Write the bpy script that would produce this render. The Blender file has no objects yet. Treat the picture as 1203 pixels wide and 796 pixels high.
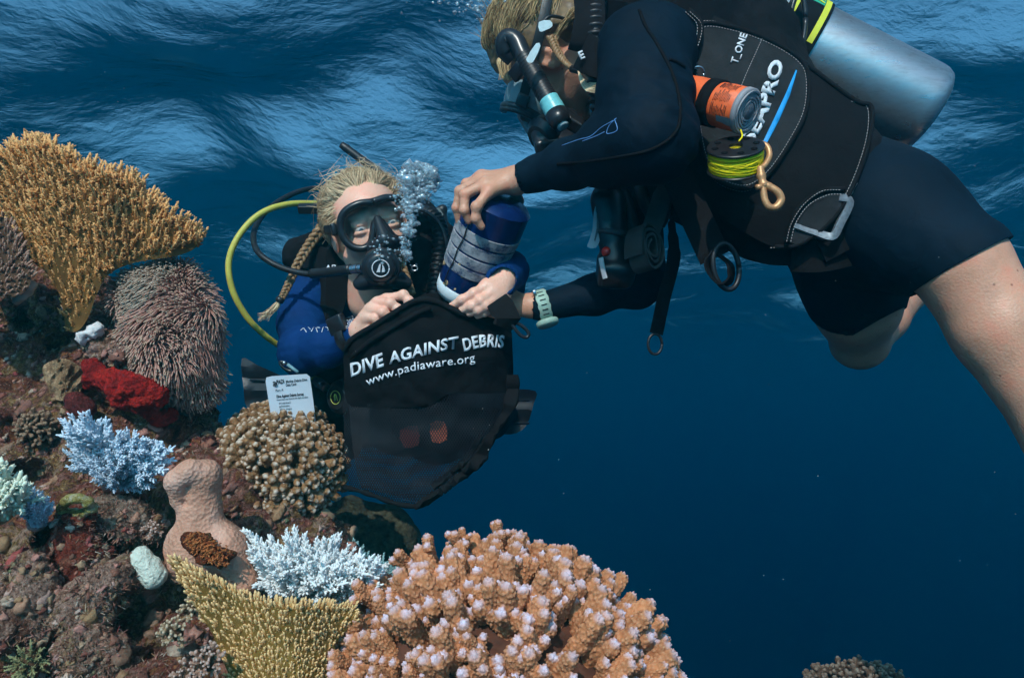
import bpy, bmesh, math, random
import numpy as np
from mathutils import Vector, Matrix, noise as mnoise, Quaternion
random.seed(7); rng=np.random.RandomState(7)
S=bpy.context.scene
COL=S.collection
R=math.radians
# ---------------- camera ----------------
PITCH=7.0; FPX=859.0
cam=bpy.data.objects.new('camera',bpy.data.cameras.new('camera'))
cam.data.sensor_width=36; cam.data.lens=FPX/1203*36
cam.data.clip_start=.01; cam.data.clip_end=500
cam.rotation_euler=(R(90+PITCH),0,0); COL.objects.link(cam); S.camera=cam
cp,sp=math.cos(R(PITCH)),math.sin(R(PITCH))
def W(px,py,d):
    """point of the place seen at photo pixel px,py at depth d metres"""
    x=(px-601.5)*d/FPX; z=(398-py)*d/FPX
    return Vector((x, d*cp-z*sp, d*sp+z*cp))
def M(px,d): return px*d/FPX
RIGHT=Vector((1,0,0)); UP=Vector((0,-sp,cp)); FWD=Vector((0,cp,sp))
# ---------------- world, sun, exposure ----------------
SUN_EL,SUN_AZ=36.0,193.0     # azimuth the light comes from, clockwise from +Y
w=bpy.data.worlds.new('World'); S.world=w; w.use_nodes=True
nt=w.node_tree; bg=nt.nodes['Background']
sky=nt.nodes.new('ShaderNodeTexSky'); sky.sky_type='NISHITA'; sky.sun_disc=False
sky.sun_elevation=R(SUN_EL); sky.sun_rotation=R(SUN_AZ)
nt.links.new(sky.outputs[0],bg.inputs[0]); bg.inputs[1].default_value=.15
sun=bpy.data.objects.new('sun',bpy.data.lights.new('sun','SUN'))  # distant lamp from behind the camera, standing in for its flash
sun.data.energy=3.8; sun.data.angle=R(.6); sun.data.color=(1,.90,.80)
sd=Vector((math.sin(R(SUN_AZ))*math.cos(R(SUN_EL)),math.cos(R(SUN_AZ))*math.cos(R(SUN_EL)),math.sin(R(SUN_EL))))
sun.rotation_euler=sd.to_track_quat('Z','Y').to_euler(); COL.objects.link(sun)
vs=S.view_settings; vs.view_transform='Standard'; vs.look='None'; vs.gamma=1; vs.exposure=.33
cy=S.cycles
cy.use_denoising=True; cy.max_bounces=8; cy.volume_bounces=2; cy.transparent_max_bounces=24
cy.diffuse_bounces=2; cy.glossy_bounces=3; cy.transmission_bounces=4
cy.use_adaptive_sampling=True; cy.adaptive_threshold=.02
# ---------------- helpers ----------------
def tag(o,label=None,cat=None,group=None,kind=None):
    if label: o['label']=label
    if cat: o['category']=cat
    if group: o['group']=group
    if kind: o['kind']=kind
    return o
def empty(name,loc=(0,0,0),label=None,cat=None,group=None):
    o=bpy.data.objects.new(name,None); o.location=loc; o.empty_display_size=.02
    COL.objects.link(o); return tag(o,label,cat,group)
def link(name,me,parent=None,mat=None,smooth=True):
    o=bpy.data.objects.new(name,me); COL.objects.link(o)
    if mat is not None:
        me.materials.clear()
        for m in (mat if isinstance(mat,(list,tuple)) else [mat]): me.materials.append(m)
    if parent is not None:
        o.parent=parent
        pm=Matrix.Translation(parent.location) if parent.parent is None else Matrix.Translation(parent.parent.location)@Matrix.Translation(parent.location)
        o.location=-pm.to_translation()      # mesh data are in world space
    if smooth: 
        for p in me.polygons: p.use_smooth=True
    return o
def mesh(verts,faces,name='m'):
    me=bpy.data.meshes.new(name); me.from_pydata([tuple(v) for v in verts],[],[tuple(f) for f in faces]); me.validate(); me.update(); return me
def npmesh(V,F,name='m'):
    me=bpy.data.meshes.new(name)
    me.vertices.add(len(V)); me.vertices.foreach_set('co',np.asarray(V,np.float32).ravel())
    F=np.asarray(F); n=F.shape[1]
    me.loops.add(F.size); me.loops.foreach_set('vertex_index',F.ravel().astype(np.int32))
    me.polygons.add(len(F)); me.polygons.foreach_set('loop_start',(np.arange(len(F))*n).astype(np.int32))
    me.polygons.foreach_set('loop_total',np.full(len(F),n,np.int32))
    me.update(calc_edges=True); me.validate(); return me
def shade(me): me.polygons.foreach_set('use_smooth',np.ones(len(me.polygons),bool)); me.update()
# ---- signed distance modelling: smooth unions of tapered limbs, meshed with surface nets ----
def _v(p): return np.array(p,float)
class SDF:
    def __init__(s): s.p=[]
    def cap(s,a,b,ra,rb=None,k=.01,sub=False,flat=None):
        """tapered limb a->b; flat=(axis,scale): squash the section along axis"""
        s.p.append(('cap',_v(a),_v(b),ra,ra if rb is None else rb,k,sub,flat)); return s
    def ell(s,c,r,rot=None,k=.01,sub=False):
        s.p.append(('ell',_v(c),_v(r),np.eye(3) if rot is None else np.array(rot,float),0,k,sub,None)); return s
    def box(s,c,r,rot=None,rnd=.005,k=.003,sub=False):
        s.p.append(('box',_v(c),_v(r),np.eye(3) if rot is None else np.array(rot,float),rnd,k,sub,None)); return s
    def chain(s,pts,k=.01,flat=None,sub=False):
        for (a,ra),(b,rb) in zip(pts[:-1],pts[1:]): s.cap(a,b,ra,rb,k,sub,flat)
        return s
    def bb(s):
        lo=np.full(3,1e9); hi=-lo
        for q in s.p:
            if q[6]: continue
            if q[0]=='cap':
                for c,r in ((q[1],q[3]),(q[2],q[4])): lo=np.minimum(lo,c-r); hi=np.maximum(hi,c+r)
            else:
                r=np.max(q[2])*1.74 if q[0]=='box' else np.max(q[2]); lo=np.minimum(lo,q[1]-r); hi=np.maximum(hi,q[1]+r)
        return lo,hi
    def field(s,h,pad=None):
        lo,hi=s.bb(); pad=pad or 3*h; lo=lo-pad; hi=hi+pad
        n=np.ceil((hi-lo)/h).astype(int)+1
        if n.prod()>1.2e7: 
            f=(n.prod()/1.2e7)**(1/3); h=h*f; n=np.ceil((hi-lo)/h).astype(int)+1
        ax=[lo[i]+h*np.arange(n[i]) for i in range(3)]
        D=np.full(n,.05,np.float32)
        for q in s.p:
            k=q[5]; mg=k*1.5+2*h+.0005
            if q[0]=='cap':
                l=np.minimum(q[1]-q[3],q[2]-q[4])-mg; u=np.maximum(q[1]+q[3],q[2]+q[4])+mg
            elif q[0]=='ell': r=np.max(q[2])+mg; l,u=q[1]-r,q[1]+r
            else: r=np.linalg.norm(q[2])+mg; l,u=q[1]-r,q[1]+r
            i0=np.clip(np.floor((l-lo)/h).astype(int),0,n); i1=np.clip(np.ceil((u-lo)/h).astype(int)+1,0,n)
            if (i1<=i0).any(): continue
            sl=tuple(slice(a,b) for a,b in zip(i0,i1))
            X=ax[0][sl[0]][:,None,None]; Y=ax[1][sl[1]][None,:,None]; Z=ax[2][sl[2]][None,None,:]
            if q[0]=='cap':
                a,b=q[1],q[2]; ab=b-a; L=max(ab@ab,1e-12)
                px,py,pz=X-a[0],Y-a[1],Z-a[2]
                t=np.clip((px*ab[0]+py*ab[1]+pz*ab[2])/L,0,1)
                dx,dy,dz=px-t*ab[0],py-t*ab[1],pz-t*ab[2]
                d2=dx*dx+dy*dy+dz*dz
                if q[7] is not None:
                    fa=_v(q[7][0]); fa/=np.linalg.norm(fa); fs=q[7][1]
                    e=dx*fa[0]+dy*fa[1]+dz*fa[2]; d2=d2+e*e*(1/fs**2-1)
                d=np.sqrt(d2)-(q[3]+(q[4]-q[3])*t)
            elif q[0]=='ell':
                m=q[3]; c=q[1]; px,py,pz=X-c[0],Y-c[1],Z-c[2]
                ls=[(px*m[0,i]+py*m[1,i]+pz*m[2,i])/q[2][i] for i in range(3)]
                k0=np.sqrt(ls[0]**2+ls[1]**2+ls[2]**2)
                k1=np.sqrt((ls[0]/q[2][0])**2+(ls[1]/q[2][1])**2+(ls[2]/q[2][2])**2)
                d=k0*(k0-1)/np.maximum(k1,1e-9)
            else:
                m=q[3]; c=q[1]; px,py,pz=X-c[0],Y-c[1],Z-c[2]; rd=q[4]
                e=[np.abs(px*m[0,i]+py*m[1,i]+pz*m[2,i])-(q[2][i]-rd) for i in range(3)]
                d=np.sqrt(np.maximum(e[0],0)**2+np.maximum(e[1],0)**2+np.maximum(e[2],0)**2)+np.minimum(np.maximum(np.maximum(e[0],e[1]),e[2]),0)-rd
            A=D[sl]
            if q[6]:
                hh=np.clip(.5-.5*(A+d)/k,0,1); D[sl]=A+(-d-A)*hh+k*hh*(1-hh)
            else:
                hh=np.clip(.5+.5*(A-d)/k,0,1); D[sl]=A+(d-A)*hh-k*hh*(1-hh)
        return D,lo,h
    def mesh(s,h=.003,name='m',disp=None,smooth=1):
        D,lo,h=s.field(h); V,F=nets(D,lo,h)
        if smooth: V=relax(V,F,smooth)
        me=npmesh(V,F,name); shade(me)
        if disp: displace(me,disp)
        return me
def nets(D,lo,h):
    n=D.shape; neg=D<0
    c=np.zeros(tuple(x-1 for x in n),np.int8)
    for i in (0,1):
        for j in (0,1):
            for k in (0,1): c+=neg[i:n[0]-1+i,j:n[1]-1+j,k:n[2]-1+k]
    act=(c>0)&(c<8); idx=np.argwhere(act); N=len(idx)
    vid=np.full(act.shape,-1,np.int64); vid[act]=np.arange(N)
    acc=np.zeros((N,3)); cnt=np.zeros(N)
    I,J,K=idx.T
    for axis in range(3):
        for u in (0,1):
            for v in (0,1):
                o=[0,0,0]; a1,a2=[x for x in range(3) if x!=axis]; o[a1]=u;o[a2]=v
                p=[0,0,0]; p[axis]=1
                d0=D[I+o[0],J+o[1],K+o[2]]; d1=D[I+o[0]+p[0],J+o[1]+p[1],K+o[2]+p[2]]
                m=(d0<0)!=(d1<0); t=np.where(m,d0/np.where(m,d0-d1,1),0)
                pt=np.tile(np.array(o,float),(N,1)); pt[:,axis]+=t
                acc[m]+=pt[m]; cnt+=m
    V=lo+h*(idx+acc/cnt[:,None])
    Fs=[]
    for axis in range(3):
        a1,a2=[(1,2),(2,0),(0,1)][axis]
        s0=[slice(None)]*3; s1=[slice(None)]*3
        s0[axis]=slice(0,n[axis]-1); s1[axis]=slice(1,n[axis])
        A=neg[tuple(s0)]; B=neg[tuple(s1)]
        e=np.argwhere(A!=B)
        e=e[(e[:,a1]>0)&(e[:,a2]>0)&(e[:,a1]<n[a1]-1)&(e[:,a2]<n[a2]-1)]
        fl=A[tuple(e.T)]
        def g(u,v):
            q=e.copy(); q[:,a1]-=u; q[:,a2]-=v; return vid[tuple(q.T)]
        q=np.stack([g(1,1),g(0,1),g(0,0),g(1,0)],1)
        q[~fl]=q[~fl][:,::-1]
        Fs.append(q)
    return V,np.concatenate(Fs)
def relax(V,F,it=1):
    E=np.concatenate([F[:,[0,1]],F[:,[1,2]],F[:,[2,3]],F[:,[3,0]]])
    for _ in range(it):
        s=np.zeros_like(V); c=np.zeros(len(V))
        for a,b in ((0,1),(1,0)):
            for x in range(3): s[:,x]+=np.bincount(E[:,a],V[E[:,b],x],len(V))
            c+=np.bincount(E[:,a],minlength=len(V))
        V=V*.4+.6*s/np.maximum(c,1)[:,None]
    return V
def displace(me,fn):
    """fn(list of Vector co) -> offset along the normal"""
    n=len(me.vertices); co=np.empty(n*3,np.float32); me.vertices.foreach_get('co',co); co=co.reshape(-1,3)
    no=np.empty(n*3,np.float32); me.vertices.foreach_get('normal',no); no=no.reshape(-1,3)
    o=np.array([fn(Vector(c)) for c in co.tolist()],np.float32)
    co=co+no*o[:,None]; me.vertices.foreach_set('co',co.ravel()); me.update()
def vattr(me,name,fn):
    """float attribute per vertex from its position"""
    n=len(me.vertices); co=np.empty(n*3,np.float32); me.vertices.foreach_get('co',co); co=co.reshape(-1,3)
    a=me.attributes.new(name,'FLOAT','POINT'); a.data.foreach_set('value',np.asarray(fn(co),np.float32))
# ---- sweeps ----
def frames(pts):
    T=[]
    for i in range(len(pts)):
        a=pts[max(i-1,0)]; b=pts[min(i+1,len(pts)-1)]; T.append((b-a).normalized())
    n=T[0].orthogonal().normalized(); out=[]
    for t in T:
        n=(n-t*n.dot(t)).normalized(); out.append((t,n,t.cross(n)))
    return out
def spline(pts,n=8):
    """Catmull-Rom through points (tuples of any length)"""
    P=[np.array(p,float) for p in pts]; P=[2*P[0]-P[1]]+P+[2*P[-1]-P[-2]]; o=[]
    for i in range(1,len(P)-2):
        for j in range(n):
            t=j/n; a,b,c,d=P[i-1:i+3]
            o.append(.5*(2*b+(c-a)*t+(2*a-5*b+4*c-d)*t*t+(3*b-a-3*c+d)*t**3))
    o.append(P[-2]); return o
def tube(pts,r,seg=12,name='tube',cap=True,up=None,wid=None,ribs=None):
    """tube through points; r number or list; up+wid: flat strap of half width wid and half thickness r"""
    pts=[Vector(p) for p in pts]; fr=frames(pts); V=[];F=[]
    for i,p in enumerate(pts):
        rr=r[i] if hasattr(r,'__len__') else r
        t,n,b=fr[i]
        if up is not None:
            n=(Vector(up)-t*Vector(up).dot(t)).normalized(); b=t.cross(n)
        for s in range(seg):
            a=2*math.pi*s/seg
            if wid is not None:
                ww=wid[i] if hasattr(wid,'__len__') else wid
                c,q=math.cos(a),math.sin(a)
                V.append(p+n*(rr*math.copysign(abs(c)**.5,c))+b*(ww*math.copysign(abs(q)**.5,q)))
            else: V.append(p+n*rr*math.cos(a)+b*rr*math.sin(a))
    for i in range(len(pts)-1):
        for s in range(seg):
            a=i*seg+s; b=i*seg+(s+1)%seg; F.append((a,b,b+seg,a+seg))
    if cap: F.append(tuple(range(seg))[::-1]); F.append(tuple((len(pts)-1)*seg+s for s in range(seg)))
    me=mesh(V,F,name); 
    for p in me.polygons: p.use_smooth=True
    return me
def lathe(prof,a,axis,seg=40,name='lathe'):
    """profile [(along,radius)] turned round axis through a"""
    ax=Vector(axis).normalized(); n=ax.orthogonal().normalized(); b=ax.cross(n); V=[];F=[]
    for t,r in prof:
        for s in range(seg):
            q=2*math.pi*s/seg; V.append(Vector(a)+ax*t+(n*math.cos(q)+b*math.sin(q))*max(r,1e-5))
    for i in range(len(prof)-1):
        for s in range(seg):
            F.append((i*seg+s,i*seg+(s+1)%seg,(i+1)*seg+(s+1)%seg,(i+1)*seg+s))
    if prof[0][1]>1e-4: F.append(tuple(range(seg))[::-1])
    if prof[-1][1]>1e-4: F.append(tuple((len(prof)-1)*seg+s for s in range(seg)))
    return mesh(V,F,name)
def join(ms,name='joined'):
    bm=bmesh.new()
    for m in ms: bm.from_mesh(m)
    me=bpy.data.meshes.new(name); bm.to_mesh(me); bm.free(); return me
def sharp(me,ang=35):
    me.polygons.foreach_set('use_smooth',np.ones(len(me.polygons),bool)); me.update()
    me.set_sharp_from_angle(angle=R(ang))
def boxmesh(c,r,rot=None,bev=.002,seg=2):
    bm=bmesh.new(); bmesh.ops.create_cube(bm,size=2)
    for v in bm.verts: v.co=Vector((v.co.x*r[0],v.co.y*r[1],v.co.z*r[2]))
    if bev: bmesh.ops.bevel(bm,geom=list(bm.edges),offset=bev,segments=seg,affect='EDGES',profile=.5)
    m=(Matrix(rot).to_4x4() if rot is not None else Matrix())
    bmesh.ops.transform(bm,matrix=Matrix.Translation(Vector(c))@m,verts=bm.verts)
    me=bpy.data.meshes.new('box'); bm.to_mesh(me); bm.free(); return me
def basis(x,y=None):
    """columns: x axis along x, y near y"""
    x=Vector(x).normalized(); y=Vector(y) if y is not None else x.orthogonal(); y=(y-x*y.dot(x)).normalized(); z=x.cross(y)
    return Matrix((x,y,z)).transposed()
# ---- materials ----
def nm(name):
    m=bpy.data.materials.new(name); m.use_nodes=True; nt=m.node_tree; b=nt.nodes['Principled BSDF']; return m,nt,b
def node(nt,t,**k):
    n=nt.nodes.new(t)
    for a,v in k.items():
        if a in n.inputs: n.inputs[a].default_value=v
        else: setattr(n,a,v)
    return n
def ramp(nt,fac,stops,interp='LINEAR'):
    r=nt.nodes.new('ShaderNodeValToRGB'); r.color_ramp.interpolation=interp; e=r.color_ramp.elements
    while len(e)<len(stops): e.new(.5)
    for q,(p,c) in zip(e,stops): q.position=p; q.color=(*c,1) if len(c)==3 else c
    nt.links.new(fac,r.inputs[0]); return r
def mat(name,col,rough=.6,spec=.3,metal=0,n1=None,bump=None,coat=0,var=.0,vscale=20,sub=0):
    """principled surface; n1=(scale,strength distance) fine noise bump; var mottles the colour"""
    m,nt,b=nm(name); b.inputs['Base Color'].default_value=(*col,1); b.inputs['Roughness'].default_value=rough
    b.inputs['Specular IOR Level'].default_value=spec; b.inputs['Metallic'].default_value=metal; b.inputs['Coat Weight'].default_value=coat
    tc=node(nt,'ShaderNodeTexCoord'); 
    if sub: b.inputs['Subsurface Weight'].default_value=sub; b.inputs['Subsurface Radius'].default_value=(1,.35,.2); b.inputs['Subsurface Scale'].default_value=.006
    if var:
        n=node(nt,'ShaderNodeTexNoise',Scale=vscale,Detail=6,Roughness=.65); nt.links.new(tc.outputs['Object'],n.inputs['Vector'])
        lo=[c*(1-var) for c in col]; hi=[min(1,c*(1+var)) for c in col]
        r=ramp(nt,n.outputs[0],[(.3,lo),(.7,hi)]); nt.links.new(r.outputs[0],b.inputs['Base Color'])
    if n1:
        n=node(nt,'ShaderNodeTexNoise',Scale=n1[0],Detail=4); nt.links.new(tc.outputs['Object'],n.inputs['Vector'])
        bp=node(nt,'ShaderNodeBump',Strength=n1[1],Distance=n1[2] if len(n1)>2 else .001); nt.links.new(n.outputs[0],bp.inputs['Height']); nt.links.new(bp.outputs[0],b.inputs['Normal'])
    return m
# ---------------- water ----------------
SURF=2.6
def water_surface():
    # radial grid: fine near, coarse far
    V=[];F=[]; nr,na=230,480
    for i in range(nr):
        r=.3*(1.0294**i)
        for j in range(na):
            a=2*math.pi*j/na; V.append((r*math.sin(a),r*math.cos(a)))
    V=np.array(V)
    X,Y=V[:,0],V[:,1]; Z=np.zeros(len(V))
    rs=np.random.RandomState(11)
    for L,amp,n in ((6.5,.29,4),(2.6,.13,6),(1.3,.032,9),(.6,.005,10)):
        for _ in range(n):
            th=R(25)+rs.normal()*.75; l=L*rs.uniform(.7,1.3); k=2*math.pi/l
            r=np.hypot(X,Y); fade=np.clip(1-(r*.0294/l)*1.6,0,1)
            Z+=amp/np.sqrt(n)*fade*np.sin(k*(X*math.cos(th)+Y*math.sin(th))+rs.uniform(0,6.28))
    P=np.column_stack([X,Y,Z+SURF])
    i=np.arange(nr-1)[:,None]*na; j=np.arange(na)[None,:]; j2=(j+1)%na
    F=np.stack([i+j,i+j2,i+na+j2,i+na+j],-1).reshape(-1,4); F=F[P[F[:,0],1]>-.4]   # built from the camera onwards
    me=npmesh(P,F,'water_surface'); shade(me)
    m,nt,b=nm('water_surface'); nt.nodes.remove(b); out=nt.nodes['Material Output']
    tc=node(nt,'ShaderNodeTexCoord'); mp=node(nt,'ShaderNodeMapping'); mp.inputs['Scale'].default_value=(1,1.05,1); mp.inputs['Rotation'].default_value=(0,0,R(-25))
    nt.links.new(tc.outputs['Object'],mp.inputs[0])
    n1=node(nt,'ShaderNodeTexNoise',Scale=2.0,Detail=7,Roughness=.55,Distortion=.2); nt.links.new(mp.outputs[0],n1.inputs[0])
    bp=node(nt,'ShaderNodeBump',Strength=1,Distance=.058); nt.links.new(n1.outputs[0],bp.inputs['Height'])
    acc=None      # a soft edge to the bright windows: ripples too small to model spread the critical angle
    for q in (1.11,1.13,1.155,1.18,1.21,1.25):
        f_=node(nt,'ShaderNodeFresnel',IOR=q); nt.links.new(bp.outputs[0],f_.inputs['Normal']); ad=node(nt,'ShaderNodeMath',operation='MULTIPLY_ADD'); ad.inputs[1].default_value=1/6
        nt.links.new(f_.outputs[0],ad.inputs[0])
        if acc: nt.links.new(acc.outputs[0],ad.inputs[2])
        else: ad.inputs[2].default_value=0
        acc=ad
    fr=acc
    gl=node(nt,'ShaderNodeBsdfGlossy',Roughness=.03); nt.links.new(bp.outputs[0],gl.inputs['Normal'])
    gl.inputs['Color'].default_value=(.9,.95,1,1)
    tr=node(nt,'ShaderNodeBsdfTransparent'); tr.inputs[0].default_value=(.55,.95,.97,1)
    mx=node(nt,'ShaderNodeMixShader'); nt.links.new(fr.outputs[0],mx.inputs[0]); nt.links.new(tr.outputs[0],mx.inputs[1]); nt.links.new(gl.outputs[0],mx.inputs[2])
    nt.links.new(mx.outputs[0],out.inputs['Surface'])
    o=link('water_surface',me,None,m); tag(o,'rippled underside of the water surface with bright pale blue patches','water',kind='structure')
water_surface()
def haze():
    me=boxmesh((0,0,(SURF+.45-70)/2),(240,240,(SURF+.45+70)/2),bev=0)
    m,nt,b=nm('sea_haze'); nt.nodes.remove(b); out=nt.nodes['Material Output']
    v=node(nt,'ShaderNodeVolumePrincipled',Density=.15,Anisotropy=.80)
    v.inputs['Color'].default_value=(.004,.265,.34,1); v.inputs['Absorption Color'].default_value=(.16,.46,.72,1)
    nt.links.new(v.outputs[0],out.inputs['Volume'])
    o=link('haze',me,None,m,smooth=False); tag(o,'blue seawater thickening into deep blue with distance','water haze',kind='stuff')
haze()
# ---------------- materials ----------------
def skinmat(name,col,freckle=False):
    m,nt,b=nm(name); tc=node(nt,'ShaderNodeTexCoord')
    n=node(nt,'ShaderNodeTexNoise',Scale=28,Detail=5,Roughness=.6); nt.links.new(tc.outputs['Object'],n.inputs[0])
    r=ramp(nt,n.outputs[0],[(.3,[c*.86 for c in col]),(.5,col),(.72,(min(1,col[0]*1.1),col[1]*.86,col[2]*.84))])
    nt.links.new(r.outputs[0],b.inputs['Base Color'])
    if freckle:
        vo=node(nt,'ShaderNodeTexVoronoi',Scale=42); nt.links.new(tc.outputs['Object'],vo.inputs[0]); rf=ramp(nt,vo.outputs['Distance'],[(.05,(.35,.22,.18)),(.10,(1,1,1))])
        mf=node(nt,'ShaderNodeMix',data_type='RGBA',blend_type='MULTIPLY'); mf.inputs[0].default_value=.75; nt.links.new(r.outputs[0],mf.inputs[6]); nt.links.new(rf.outputs[0],mf.inputs[7]); nt.links.new(mf.outputs[2],b.inputs['Base Color'])
    b.inputs['Roughness'].default_value=.42; b.inputs['Specular IOR Level'].default_value=.35
    b.inputs['Subsurface Weight'].default_value=.25; b.inputs['Subsurface Radius'].default_value=(1,.35,.2); b.inputs['Subsurface Scale'].default_value=.008
    n2=node(nt,'ShaderNodeTexNoise',Scale=420,Detail=3); nt.links.new(tc.outputs['Object'],n2.inputs[0])
    v=node(nt,'ShaderNodeTexVoronoi',Scale=260); nt.links.new(tc.outputs['Object'],v.inputs[0])
    ad=node(nt,'ShaderNodeMath',operation='ADD'); nt.links.new(n2.outputs[0],ad.inputs[0]); nt.links.new(v.outputs['Distance'],ad.inputs[1])
    bp=node(nt,'ShaderNodeBump',Strength=.45,Distance=.0008); nt.links.new(ad.outputs[0],bp.inputs['Height']); nt.links.new(bp.outputs[0],b.inputs['Normal'])
    return m
MS={}
MS['skin']=skinmat('skin',(.80,.45,.33)); MS['skin2']=skinmat('tanned_skin',(.62,.31,.20),True)
def neoprene(name,col,rough=.72,stretch=.3):
    m,nt,b=nm(name); tc=node(nt,'ShaderNodeTexCoord')
    n=node(nt,'ShaderNodeTexNoise',Scale=9,Detail=5,Roughness=.6); nt.links.new(tc.outputs['Object'],n.inputs[0])
    r=ramp(nt,n.outputs[0],[(.3,[c*.7 for c in col]),(.7,[c*1.25 for c in col])]); nt.links.new(r.outputs[0],b.inputs['Base Color'])
    b.inputs['Roughness'].default_value=rough; b.inputs['Specular IOR Level'].default_value=.09
    n2=node(nt,'ShaderNodeTexNoise',Scale=900,Detail=2); nt.links.new(tc.outputs['Object'],n2.inputs[0])
    n3=node(nt,'ShaderNodeTexNoise',Scale=22,Detail=4,Distortion=.8); nt.links.new(tc.outputs['Object'],n3.inputs[0])
    b1=node(nt,'ShaderNodeBump',Strength=.5,Distance=.0004); nt.links.new(n2.outputs[0],b1.inputs['Height'])
    b2=node(nt,'ShaderNodeBump',Strength=.5,Distance=.006); nt.links.new(n3.outputs[0],b2.inputs['Height']); nt.links.new(b1.outputs[0],b2.inputs['Normal'])
    nt.links.new(b2.outputs[0],b.inputs['Normal']); return m
MS['blue_suit']=neoprene('blue_wetsuit',(.003,.030,.125)); MS['navy_suit']=neoprene('navy_wetsuit',(.0022,.009,.018))
MS['black_suit']=neoprene('black_neoprene',(.004,.004,.005))
def fabric(name,col,scale=1400,rough=.8):
    m,nt,b=nm(name); tc=node(nt,'ShaderNodeTexCoord')
    b.inputs['Roughness'].default_value=rough; b.inputs['Specular IOR Level'].default_value=.12
    w1=node(nt,'ShaderNodeTexVoronoi',Scale=scale); nt.links.new(tc.outputs['Object'],w1.inputs[0])
    n=node(nt,'ShaderNodeTexNoise',Scale=15,Detail=6,Roughness=.7); nt.links.new(tc.outputs['Object'],n.inputs[0])
    r=ramp(nt,n.outputs[0],[(.3,[c*.6 for c in col]),(.75,[c*1.5 for c in col])]); nt.links.new(r.outputs[0],b.inputs['Base Color'])
    bp=node(nt,'ShaderNodeBump',Strength=.7,Distance=.0005); nt.links.new(w1.outputs['Distance'],bp.inputs['Height'])
    n3=node(nt,'ShaderNodeTexNoise',Scale=30,Detail=5,Distortion=1); nt.links.new(tc.outputs['Object'],n3.inputs[0])
    b2=node(nt,'ShaderNodeBump',Strength=.6,Distance=.004); nt.links.new(n3.outputs[0],b2.inputs['Height']); nt.links.new(bp.outputs[0],b2.inputs['Normal'])
    nt.links.new(b2.outputs[0],b.inputs['Normal']); return m
MS['nylon']=fabric('black_nylon',(.006,.006,.007)); MS['web']=fabric('black_webbing',(.007,.007,.008),2200); MS['greyweb']=fabric('grey_webbing',(.07,.065,.06),1200)
MS['bagcloth']=fabric('bag_cloth',(.0035,.0035,.0045),1500)
MS['rubber']=mat('black_rubber',(.012,.012,.013),.42,.45,n1=(300,.2,.0005),var=.35,vscale=40)
MS['plastic']=mat('black_plastic',(.014,.014,.016),.3,.5,n1=(200,.15,.0006),var=.3,vscale=60)
MS['silicone']=mat('black_silicone',(.016,.017,.020),.28,.5,n1=(120,.12,.0008))
MS['steel']=mat('steel',(.55,.56,.58),.28,.5,1,n1=(180,.25,.0006),var=.2,vscale=80)
MS['white']=mat('white_print',(.62,.66,.70),.6,.3,var=.15,vscale=120)
MS['yellow_hose']=mat('yellow_hose',(.50,.47,.08),.5,.4,n1=(400,.3,.0004),var=.15,vscale=40)
MS['brass']=mat('bronze',(.55,.27,.12),.42,.5,.35,n1=(160,.3,.0006),var=.25,vscale=90)
MS['thread']=mat('grey_thread',(.42,.42,.42),.8)
MS['cyanprint']=mat('cyan_print',(.02,.32,.72),.5); MS['paleprint']=mat('pale_print',(.25,.42,.58),.5)
MS['teal']=mat('pale_teal_plastic',(.16,.52,.55),.35,.5,n1=(150,.2,.0006),var=.12,vscale=50)
MS['palegrey']=mat('pale_grey_strap',(.42,.56,.60),.45,.4,n1=(150,.3,.0006),var=.15,vscale=80)
MS['red']=mat('red_plastic',(.75,.03,.015),.35,.5); MS['lightgrey']=mat('light_grey_plastic',(.48,.50,.52),.4,.5,var=.1)
def glassmat(name,tint,ior=1.2,extra=.0):
    m,nt,b=nm(name); nt.nodes.remove(b); out=nt.nodes['Material Output']
    fr=node(nt,'ShaderNodeFresnel',IOR=ior); gl=node(nt,'ShaderNodeBsdfGlossy',Roughness=.05); tr=node(nt,'ShaderNodeBsdfTransparent'); tr.inputs[0].default_value=(*tint,1)
    mx=node(nt,'ShaderNodeMixShader'); nt.links.new(fr.outputs[0],mx.inputs[0]); nt.links.new(tr.outputs[0],mx.inputs[1]); nt.links.new(gl.outputs[0],mx.inputs[2])
    nt.links.new(mx.outputs[0],out.inputs['Surface']); return m
MS['lens']=glassmat('mask_glass',(.97,.99,.99),1.07); MS['tintlens']=glassmat('tinted_lens',(.25,.5,.55),1.25)
def hairmat(name,c1,c2):
    m,nt,b=nm(name); tc=node(nt,'ShaderNodeTexCoord'); at=node(nt,'ShaderNodeAttribute',attribute_name='tone')
    n=node(nt,'ShaderNodeTexNoise',Scale=70,Detail=4); nt.links.new(tc.outputs['Object'],n.inputs[0])
    ad=node(nt,'ShaderNodeMath',operation='MULTIPLY_ADD'); ad.inputs[1].default_value=.5; nt.links.new(n.outputs[0],ad.inputs[0]); nt.links.new(at.outputs['Fac'],ad.inputs[2])
    r=ramp(nt,ad.outputs[0],[(.25,c1),(.9,c2)]); nt.links.new(r.outputs[0],b.inputs['Base Color'])
    b.inputs['Roughness'].default_value=.45; b.inputs['Specular IOR Level'].default_value=.4; return m
MS['blond']=hairmat('blond_hair',(.26,.15,.07),(.85,.66,.42)); MS['brownhair']=hairmat('brown_hair',(.07,.036,.018),(.60,.42,.20))
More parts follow.
